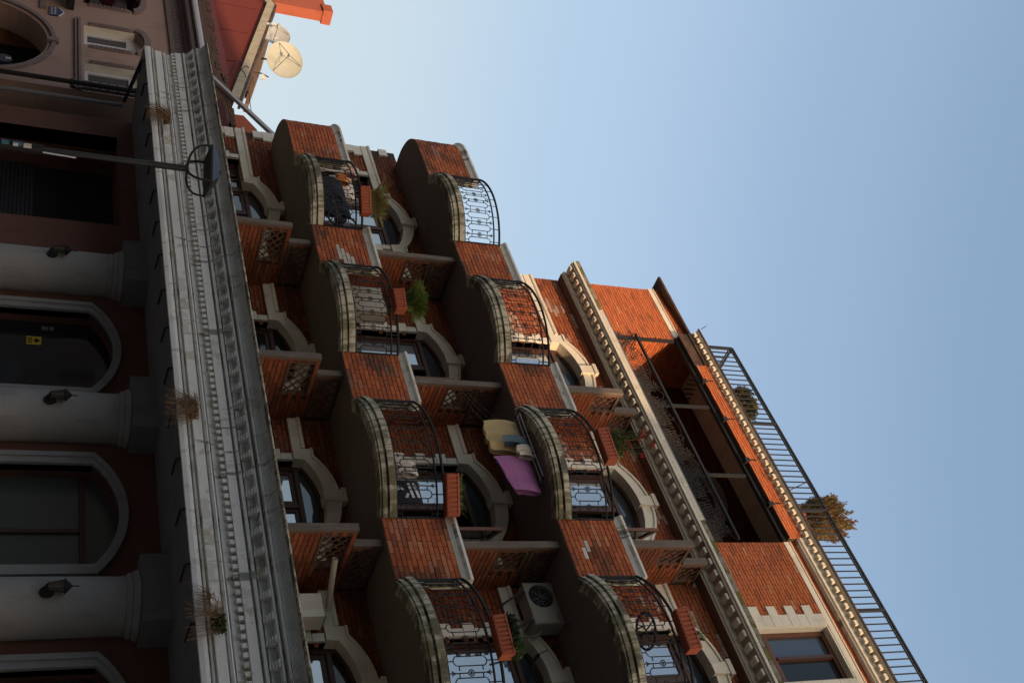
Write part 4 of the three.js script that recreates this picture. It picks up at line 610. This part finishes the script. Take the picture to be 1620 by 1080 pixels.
const grassFill = (n, hgt, spread, m, seed, w = .006) => (t, W, len) => { const r = rng(seed), L = []; for (let i = 0; i < n; i++) { const x = (r() - .5) * len * .8, h = hgt * (.5 + .6 * r()), dx = (r() - .5) * spread, dz = (r() - .45) * spread; L.push([W(x, .2, 0), W(x + dx * .35, .2 + h * .6, dz * .35), W(x + dx, .2 + h * (1 - .25 * Math.abs(dx) / spread), dz)]); } part('grass', bladeGeo(L, w), m, t, { kind: 'stuff' }); };
const bushFill = (n, hgt, m, seed, rx = .4, off = 0) => (t, W, len) => { const r = rng(seed), L = []; for (let i = 0; i < n; i++) { const a = r() * 6.28, q = Math.sqrt(r()), p = W(off * len + Math.cos(a) * q * len * rx, .2 + hgt * r() * (1.1 - .5 * q), Math.sin(a) * q * .16); L.push([p, rdir(r, .5), .05 + .04 * r(), .035 + .02 * r()]); } part('foliage', leafGeo(L), m, t, { kind: 'stuff' }); };
planter('clay window box with long straw-green grass, on the balcony with dark laundry', [-20.34, YA + 1.06, 1.80], .47, .66, grassFill(520, .4, .6, M.straw, 1, .0045));
planter('clay window box with dense bushy green grass, on the balcony with a white cabinet', [-16.8, YA + 1.06, 1.97], .22, .5, (t, W, len) => { grassFill(900, .42, .5, M.bladeGreen, 2, .007)(t, W, len); bushFill(260, .25, M.leaf, 31)(t, W, len); });
planter('bright clay window box almost bare of plants, on the middle lower balcony', [-12.1, YA + 1.10, 1.68], .6, .72, grassFill(46, .16, .3, M.bladeGreen, 3, .005));
planter('dim clay window box with dark leaves and fern, below the air conditioner', [-9.06, YA + 1.06, 2.01], .09, .66, (t, W, len) => { bushFill(520, .2, M.leafDark, 4, .3, -.25)(t, W, len); bushFill(420, .2, M.leaf, 5, .28, .28)(t, W, len); });
planter('clay window box with leggy red geraniums, on the upper balcony above the laundry', [-13.07, YB + 1.05, 2.0], .08, .74, (t, W, len) => {
  const r = rng(9), st = [], lv = [], fl = []; for (let i = 0; i < 15; i++) { const x = (r() - .5) * len * .8, tall = i < 6, h = tall ? .42 + .36 * r() : .12 + .16 * r(), dx = (r() - .35) * .4 * (tall ? 1 : .5), dz = (r() - .3) * .3, e = W(x + dx, .2 + h, dz); st.push([W(x, .18, 0), W(x + dx * .5, .2 + h * .55, dz * .3), e]);
    for (let q = 0; q < (tall ? 30 : 34); q++) { const s = Math.pow(r(), .8), p = W(x + dx * s + (r() - .5) * .1, .2 + h * s, dz * s + (r() - .5) * .1); lv.push([p, rdir(r, .2), .05 + .03 * r(), .05]); }
    if (tall) for (let q = 0; q < 26; q++) fl.push([e.clone().add(rdir(r, .2).multiplyScalar(.04)), rdir(r, .4), .035, .032]); }
  part('stem', bladeGeo(st, .006), M.stem, t, { kind: 'stuff' }); part('foliage', leafGeo(lv), M.leaf, t, { kind: 'stuff' }); part('flower', leafGeo(fl), M.petal, t, { kind: 'stuff' }); grassFill(90, .2, .25, M.bladeGreen, 19, .004)(t, W, len); });
planter('clay window box with a few sprigs, on the upper balcony with the round table', [-9.05, YB + 1.05, 2.0], .09, .72, (t, W, len) => { bushFill(70, .14, M.leaf, 6, .2, .2)(t, W, len); grassFill(20, .22, .2, M.bladeGreen, 7, .004)(t, W, len); });
function tuft(label, x, y, z, n, seed, green) { const t = thing('grass_tuft', label, 'grass', [x, y, z], 'weed tufts rooted in the white cornice'), r = rng(seed), L = [], lv = []; for (let i = 0; i < n; i++) { const a = r() * 6.28, o = .12 * r(), dx = Math.cos(a) * (.1 + .3 * r()) * (seed % 2 ? 1 : .7), dn = -.55 * r() + .14, p = V(x + (r() - .5) * .3, y, z); L.push([p, V(p.x + dx * .3, y + .05 + o, z + .08 + .05 * r()), V(p.x + dx * (.6 + .5 * r()) + .1 * (r() - .5), y + dn, z + .12 + .2 * r())]); if (green) for (let q = 0; q < 7; q++) lv.push([V(x + .12 + (r() - .5) * .26, y + .0 + .14 * r(), z + .05 + .1 * r()), rdir(r, .4), .05, .035]); } part('dry_stems', bladeGeo(L, .0028), M.blade, t, { kind: 'stuff' }); if (green) part('foliage', leafGeo(lv), M.leaf, t, { kind: 'stuff' }); }
tuft('rusty tuft of dry grass near the left end of the white cornice', -22.35, 4.78, 1.84, 260, 21); tuft('straw coloured grass tuft on the white cornice above the second lantern', -13.62, 4.70, 1.84, 260, 23); tuft('tuft with a green cushion and dry stems, on the white cornice above the third lantern', -9.6, 4.74, 1.84, 110, 25, true);
tag(part('grass_tuft', bladeGeo(Array.from({ length: 40 }, () => { const x = -10.05 + R0() * .2; return [V(x, 4.76, 1.8), V(x + .05 - .1 * R0(), 4.72, 1.93), V(x + .1 - .2 * R0(), 4.5 + .3 * R0(), 1.98)]; }), .004), M.blade, scene, { kind: 'stuff' }), 'small sparse grass tuft just left of the green cushion tuft on the cornice', 'grass');
function shrub(label, at, rx, h, seed, spiky, ms) { const t = thing('roof_shrub', label, 'shrub', at), r = rng(seed), A = [[], [], []], tw = []; part('pot', new THREE.CylinderGeometry(rx * .5, rx * .38, .4, 16).translate(at[0], at[1] + .2, at[2]), M.terracotta, t); part('trunk', tube([[at[0], at[1] + .3, at[2]], [at[0] + .03, at[1] + h * .6, at[2]]], .03, 1, 6), M.stem, t);
  const n = spiky ? 330 : 260; for (let i = 0; i < n; i++) { const a = r() * 6.28, q = Math.sqrt(r()), v = r(), prof = spiky ? Math.min(1, .55 + v * .9) * (v > .8 ? 1.15 - (v - .8) * 1.6 : 1) : Math.sin(Math.PI * Math.min(.95, .25 + v * .75)), R = rx * prof * q, c = V(at[0] + Math.cos(a) * R, at[1] + .35 + v * (h - .35), at[2] + Math.sin(a) * R * .8), lean = V(Math.cos(a) * q * .5, 1, Math.sin(a) * q * .5).normalize(), len = spiky ? .2 + .2 * r() : .14; tw.push([V(at[0] + Math.cos(a) * R * .3, c.y - .25, at[2] + Math.sin(a) * R * .3), c]);
    const k = spiky ? (q > .6 || v > .7 ? (r() > .35 ? 0 : 1) : (r() > .5 ? 2 : 1)) : (r() > .55 ? 0 : r() > .4 ? 1 : 2); for (let l = 0; l < (spiky ? 46 : 30); l++) { const s = r(), f = (1 - s) * .09 + .015, p = c.clone().addScaledVector(lean, s * len).add(V((r() - .5) * 2 * f, (r() - .5) * .08, (r() - .5) * 2 * f)); A[k].push([p, lean.clone().add(rdir(r, .2).multiplyScalar(spiky ? .7 : 1.2)).normalize(), (.05 + .035 * r()) * (spiky ? 1.15 : 1), .024 + .016 * r()]); } }
  part('twigs', tw.map((p) => tube(p, .006, 1, 3)), M.stem, t, { kind: 'stuff' }); ms.forEach((m, i) => { if (A[i].length) part(['foliage', 'inner_foliage', 'dry_foliage'][i], leafGeo(A[i]), m, t, { kind: 'stuff' }); }); }
shrub('rounded green and yellow potted shrub behind the roof railing, nearer the brown eave', [-16.75, 17.55, -.25], .5, .82, 41, false, [M.leafYellow, M.leafDark, M.leafDark]);
shrub('tall bushy yellow-brown conifer rising above the roof railing', [-13.2, 17.55, -.15], .40, 1.2, 43, true, [M.leafYellow, M.leafBrown, M.leafBrown]);
tag(part('cane', tube([[-13.75, 17.7, .1], [-14.1, 18.55, .1]], .012, 1, 5), M.rust, scene), 'thin cane leaning on the roof railing beside the conifer', 'cane');

// ---------------------------------------------------------------- air conditioners, pipes, laundry, things on the balconies
{ const t = thing('air_conditioner', 'cream air conditioner with round fan grille hung under the upper right balcony', 'air conditioner', [-10.72, 10.43, .3]); const x0 = -11.15, x1 = -10.3, y0 = 10.43, y1 = 10.985;
  part('housing', slab([[x0, y0], [x1, y0], [x1, y1], [x0, y1]], .16, .5, [arc(-10.87, 10.71, .235, .235, 0, Math.PI * 2, 28).slice(0, -1)]), M.acWhite, t); part('fan_well', new THREE.CylinderGeometry(.234, .234, .02, 28).rotateX(Math.PI / 2).translate(-10.87, 10.71, .42), M.dark, t);
  for (let k = 1; k < 5; k++) part('grille_ring', new THREE.TorusGeometry(.056 * k, .005, 4, 28).translate(-10.87, 10.71, .495), M.steel, t); part('grille_spokes', [0, 1, 2].map((k) => bar([-10.87 - .21 * Math.cos(k), 10.71 - .21 * Math.sin(k), .496], [-10.87 + .21 * Math.cos(k), 10.71 + .21 * Math.sin(k), .496], .008, .006)), M.steel, t, { kind: 'stuff' });
  part('front_panel', box(-10.62, x1 - .015, y0 + .015, y1 - .015, .501, .512), M.acWhite, t); part('label', box(-10.50, -10.34, 10.90, 10.925, .513, .516), M.steel, t); part('blades', [0, 1, 2].map((k) => box(-.03, .03, .04, .19, -.005, .005).rotateZ(k * 2.1).translate(-10.87, 10.71, .45)), M.ironGrey, t, { kind: 'stuff' });
  for (const x of [-11.0, -10.42]) part('wall_bracket', [bar([x, 10.41, 0], [x, 10.41, .52], .035, .03), bar([x, 10.1, .02], [x, 10.4, .48], .03, .03)], M.steel, t); part('hose', tube([[-10.28, 10.6, .3], [-10.2, 10.45, .3], [-10.3, 10.3, .15], [-10.2, 9.9, .08]], .02, 14, 6), M.acWhite, t); }
tag(part('black_conduit', tube([[-10.1, 10.9, .06], [-9.95, 10.5, .06], [-9.6, 10.35, .06], [-9.1, 10.55, .06]], .03, 20, 6), M.iron, scene), 'black pipe curving down the wall right of the fan unit', 'pipe');
{ const t = thing('wall_cabinet', 'plain cream box on the brick wall just above the white cornice', 'cabinet', [-10.8, 6.35, .3]); part('cabinet_body', box(-11.02, -10.58, 6.34, 6.82, .14, .5), M.pale, t); part('lid', box(-11.03, -10.57, 6.821, 6.84, .13, .51), M.acWhite, t); }
tag(part('drain_pipe', [tube([[-11.36, 7.0, .95], [-11.0, 7.03, .08]], .05, 1, 12), tube([[-11.04, 7.02, .12], [-10.97, 6.97, .06], [-10.9, 6.85, .05]], .018, 8, 6)], M.pvc, scene), 'cream drain pipe running from the lattice to the brick wall', 'pipe');
{ const t = thing('wall_cabinet', 'tall white cabinet standing behind the balcony rail with the bushy grass box', 'cabinet', [-18.2, YA + .2, .8]); part('cabinet_body', box(-18.62, -17.80, 8.5, 9.2, .5, .82), M.acWhite, t); part('door', box(-18.58, -18.22, 8.54, 9.16, .821, .832), M.acWhite, t); part('door', box(-18.19, -17.84, 8.54, 9.16, .821, .832), M.acWhite, t); part('stand', [box(-18.6, -18.54, 7.95, 8.5, .52, .6), box(-17.88, -17.82, 7.95, 8.5, .52, .6)], M.iron, t); }
function cloth(label, cat, x0, x1, y0, y1, z, m, o = {}) { // a sheet over a line, with folds, hem and a second layer behind
  const n = 18, k = 12, pos = [], P = (i, j, s) => { const u = i / n, v = j / k, dr = o.drop || 0, x = x0 + (x1 - x0) * u + (o.pinch || 0) * v * (u - .5), y = y1 - (y1 - y0) * v * (1 - dr * s * .5) - (o.skew || 0) * u * v, w = Math.sin(u * (o.f || 9) + (s ? 1 : 0) + (o.ph || 0)) * .018 * (.25 + v) + .01 * Math.sin(u * 23 + v * 4); return [x + .01 * Math.sin(v * 7), y - (o.sag || 0) * Math.sin(Math.PI * u) * v, z + w + (s ? -.07 * Math.min(1, v * 3 + .1) : .07 * Math.min(1, v * 3 + .1))]; };
  for (const s of [0, 1]) for (let i = 0; i < n; i++) for (let j = 0; j < k; j++) { const a = P(i, j, s), b = P(i + 1, j, s), c = P(i + 1, j + 1, s), d = P(i, j + 1, s); pos.push(...a, ...d, ...c, ...a, ...c, ...b); }
  for (let i = 0; i < n; i++) { const a = P(i, 0, 0), b = P(i + 1, 0, 0), c = P(i + 1, 0, 1), d = P(i, 0, 1); pos.push(...a, ...b, ...c, ...a, ...c, ...d); }
  const g = new THREE.BufferGeometry(); g.setAttribute('position', new THREE.Float32BufferAttribute(pos, 3)); const t = tag(part(o.name || 'sheet', g, m, scene, { crease: 1 }), label, cat); return t; }
cloth('yellow bed sheet hanging from the line under the upper balcony', 'sheet', -14.24, -13.40, 10.2, 10.88, 1.34, M.yellowCloth, { f: 19, drop: .1, pinch: -.08, sag: .05 });
cloth('purple striped towel hanging beside the yellow sheet', 'towel', -13.28, -12.46, 10.14, 10.88, 1.36, M.purpleCloth, { name: 'towel', f: 7, drop: .25, skew: -.2, sag: -.02 });
cloth('faded blue jeans hanging in front of the yellow sheet', 'jeans', -13.66, -13.50, 10.36, 10.87, 1.52, M.denim, { name: 'jeans', f: 5, drop: .4 });
cloth('crumpled cream garment between the yellow sheet and the purple towel', 'garment', -13.45, -13.2, 10.62, 10.93, 1.50, M.whiteCloth, { name: 'garment', f: 17, drop: .3, sag: .05 });
{ const t = thing('drying_rack', 'metal drying rods hung below the upper balcony slab', 'drying rack', [-13.4, 10.9, 1.4]); for (const z of [1.22, 1.34, 1.48, 1.6]) part('rod', tube([[-14.35 + (z - 1.3) * .4, 10.89, z], [-12.55 - (z - 1.3) * .4, 10.89, z]], .008, 1, 5), M.dishGrey, t); for (const x of [-14.3, -12.62]) part('hanger', [bar([x, 10.89, 1.16], [x, 10.89, 1.66], .02, .012), bar([x, 10.88, 1.4], [x, 11.0, 1.4], .015, .015)], M.iron, t); for (const x of [-13.75, -13.62, -13.25]) part('clothes_peg', box(x, x + .02, 10.86, 10.95, 1.56, 1.6), M.iron, t); }
{ const t = thing('clothes_line', 'thin slack clothes lines strung across the gap beside the yellow sheet', 'clothes line', [-15.2, 10.4, .9]); for (let k = 0; k < 3; k++) part('line', tube([[-15.36, 10.05 + k * .08, 1.1], [-14.9, 10.2 + k * .06, 1.1 + k * .05], [-14.3, 10.45 + k * .1, 1.1 + k * .08]], .0022, 8, 3), M.dishGrey, t); }
cloth('dark blanket spread inside the rail of the far left lower balcony', 'blanket', -21.7, -20.3, 8.1, 8.72, 1.35, M.navyCloth, { name: 'blanket', f: 8, drop: .1 });
cloth('white laundry behind the rail of the far left lower balcony', 'laundry', -22.2, -21.35, 8.55, 9.1, 1.1, M.whiteCloth, { name: 'laundry', f: 16, drop: .3 });
cloth('orange cloth among the white laundry on the far left balcony', 'cloth', -21.98, -21.72, 8.62, 8.95, 1.28, M.orangeCloth, { name: 'cloth', f: 6, drop: .2 });
cloth('pink towel hung on the wall side of the far left lower balcony', 'towel', -22.75, -22.3, 9.0, 9.32, 1.1, M.pinkCloth, { name: 'towel', f: 7, drop: .2 });
{ const t = thing('wheeled_frame', 'black wheels and frame standing behind the far left lower rail', 'cart', [-20.6, YA + .2, 1.3]); for (const x of [-20.75, -20.2]) { part('wheel', new THREE.TorusGeometry(.2, .025, 8, 24).rotateY(.5).translate(x, YA + .62, 1.42), M.iron, t); part('spokes', [0, 1, 2].map((k) => bar([x - .18 * Math.cos(k * 1.05) * .88, YA + .62 - .18 * Math.sin(k * 1.05), 1.42 + .085 * Math.cos(k * 1.05)], [x + .18 * Math.cos(k * 1.05) * .88, YA + .62 + .18 * Math.sin(k * 1.05), 1.42 - .085 * Math.cos(k * 1.05)], .008, .008)), M.steel, t, { kind: 'stuff' }); } part('frame', [bar([-20.75, YA + .62, 1.4], [-20.4, YA + 1.15, 1.15], .03, .03), bar([-20.2, YA + .62, 1.42], [-20.75, YA + 1.0, 1.2], .03, .03)], M.iron, t); part('seat', box(-20.75, -20.25, YA + .75, YA + .82, .95, 1.3), M.navyCloth, t); }
{ const t = thing('round_table', 'round black metal table seen from below through the right upper rail', 'table', [-9.52, YB + .2, 1.42]), x = -9.52, y = 11.9, z = 1.34; part('table_rim', new THREE.TorusGeometry(.3, .022, 8, 32).rotateX(Math.PI / 2).translate(x, y, z), M.iron, t); part('table_bar', bar([x - .3, y, z], [x + .3, y, z], .02, .016), M.iron, t); part('table_bar', bar([x, y - .001, z - .3], [x, y - .001, z + .3], .02, .016), M.iron, t); for (const s of [-1, 1]) part('leg', tube([[x + s * .1, y - .01, z], [x + s * .02, y - .3, z], [x + s * .22, YB + .2, z]], .014, 10, 6), M.iron, t); }
cloth('white triangular sheet behind the middle lower rail', 'sign', -13.25, -12.95, 8.32, 8.7, 1.2, M.whiteCloth, { name: 'sheet', f: 2, drop: .1 });
{ const t = thing('printed_panel', 'black panel with bold white marks behind the middle lower rail', 'panel', [-12.75, 8.25, 1]); part('panel_board', box(-13.02, -12.5, 8.2, 8.75, .98, 1.0), M.iron, t); const w = (a, b) => part('white_mark', bar([a[0], a[1], 1.006], [b[0], b[1], 1.006], .05, .008), M.frameWhite, t); w([-12.97, 8.25], [-12.8, 8.45]); w([-12.74, 8.25], [-12.86, 8.4]); w([-12.72, 8.52], [-12.6, 8.46]); w([-12.95, 8.56], [-12.62, 8.6]); w([-12.95, 8.66], [-12.62, 8.7]); }
tag(part('wall_hook', [bar([-20.6, 17.55, .42], [-18.9, 17.6, .42], .015, .015)].slice(0, 0).concat([bar([-18.72, 17.58, .4], [-18.86, 17.78, .4], .015, .015)]), M.rust, scene), 'short bent rod at the left end of the roof cornice', 'rod');
renderer.render(scene, camera);
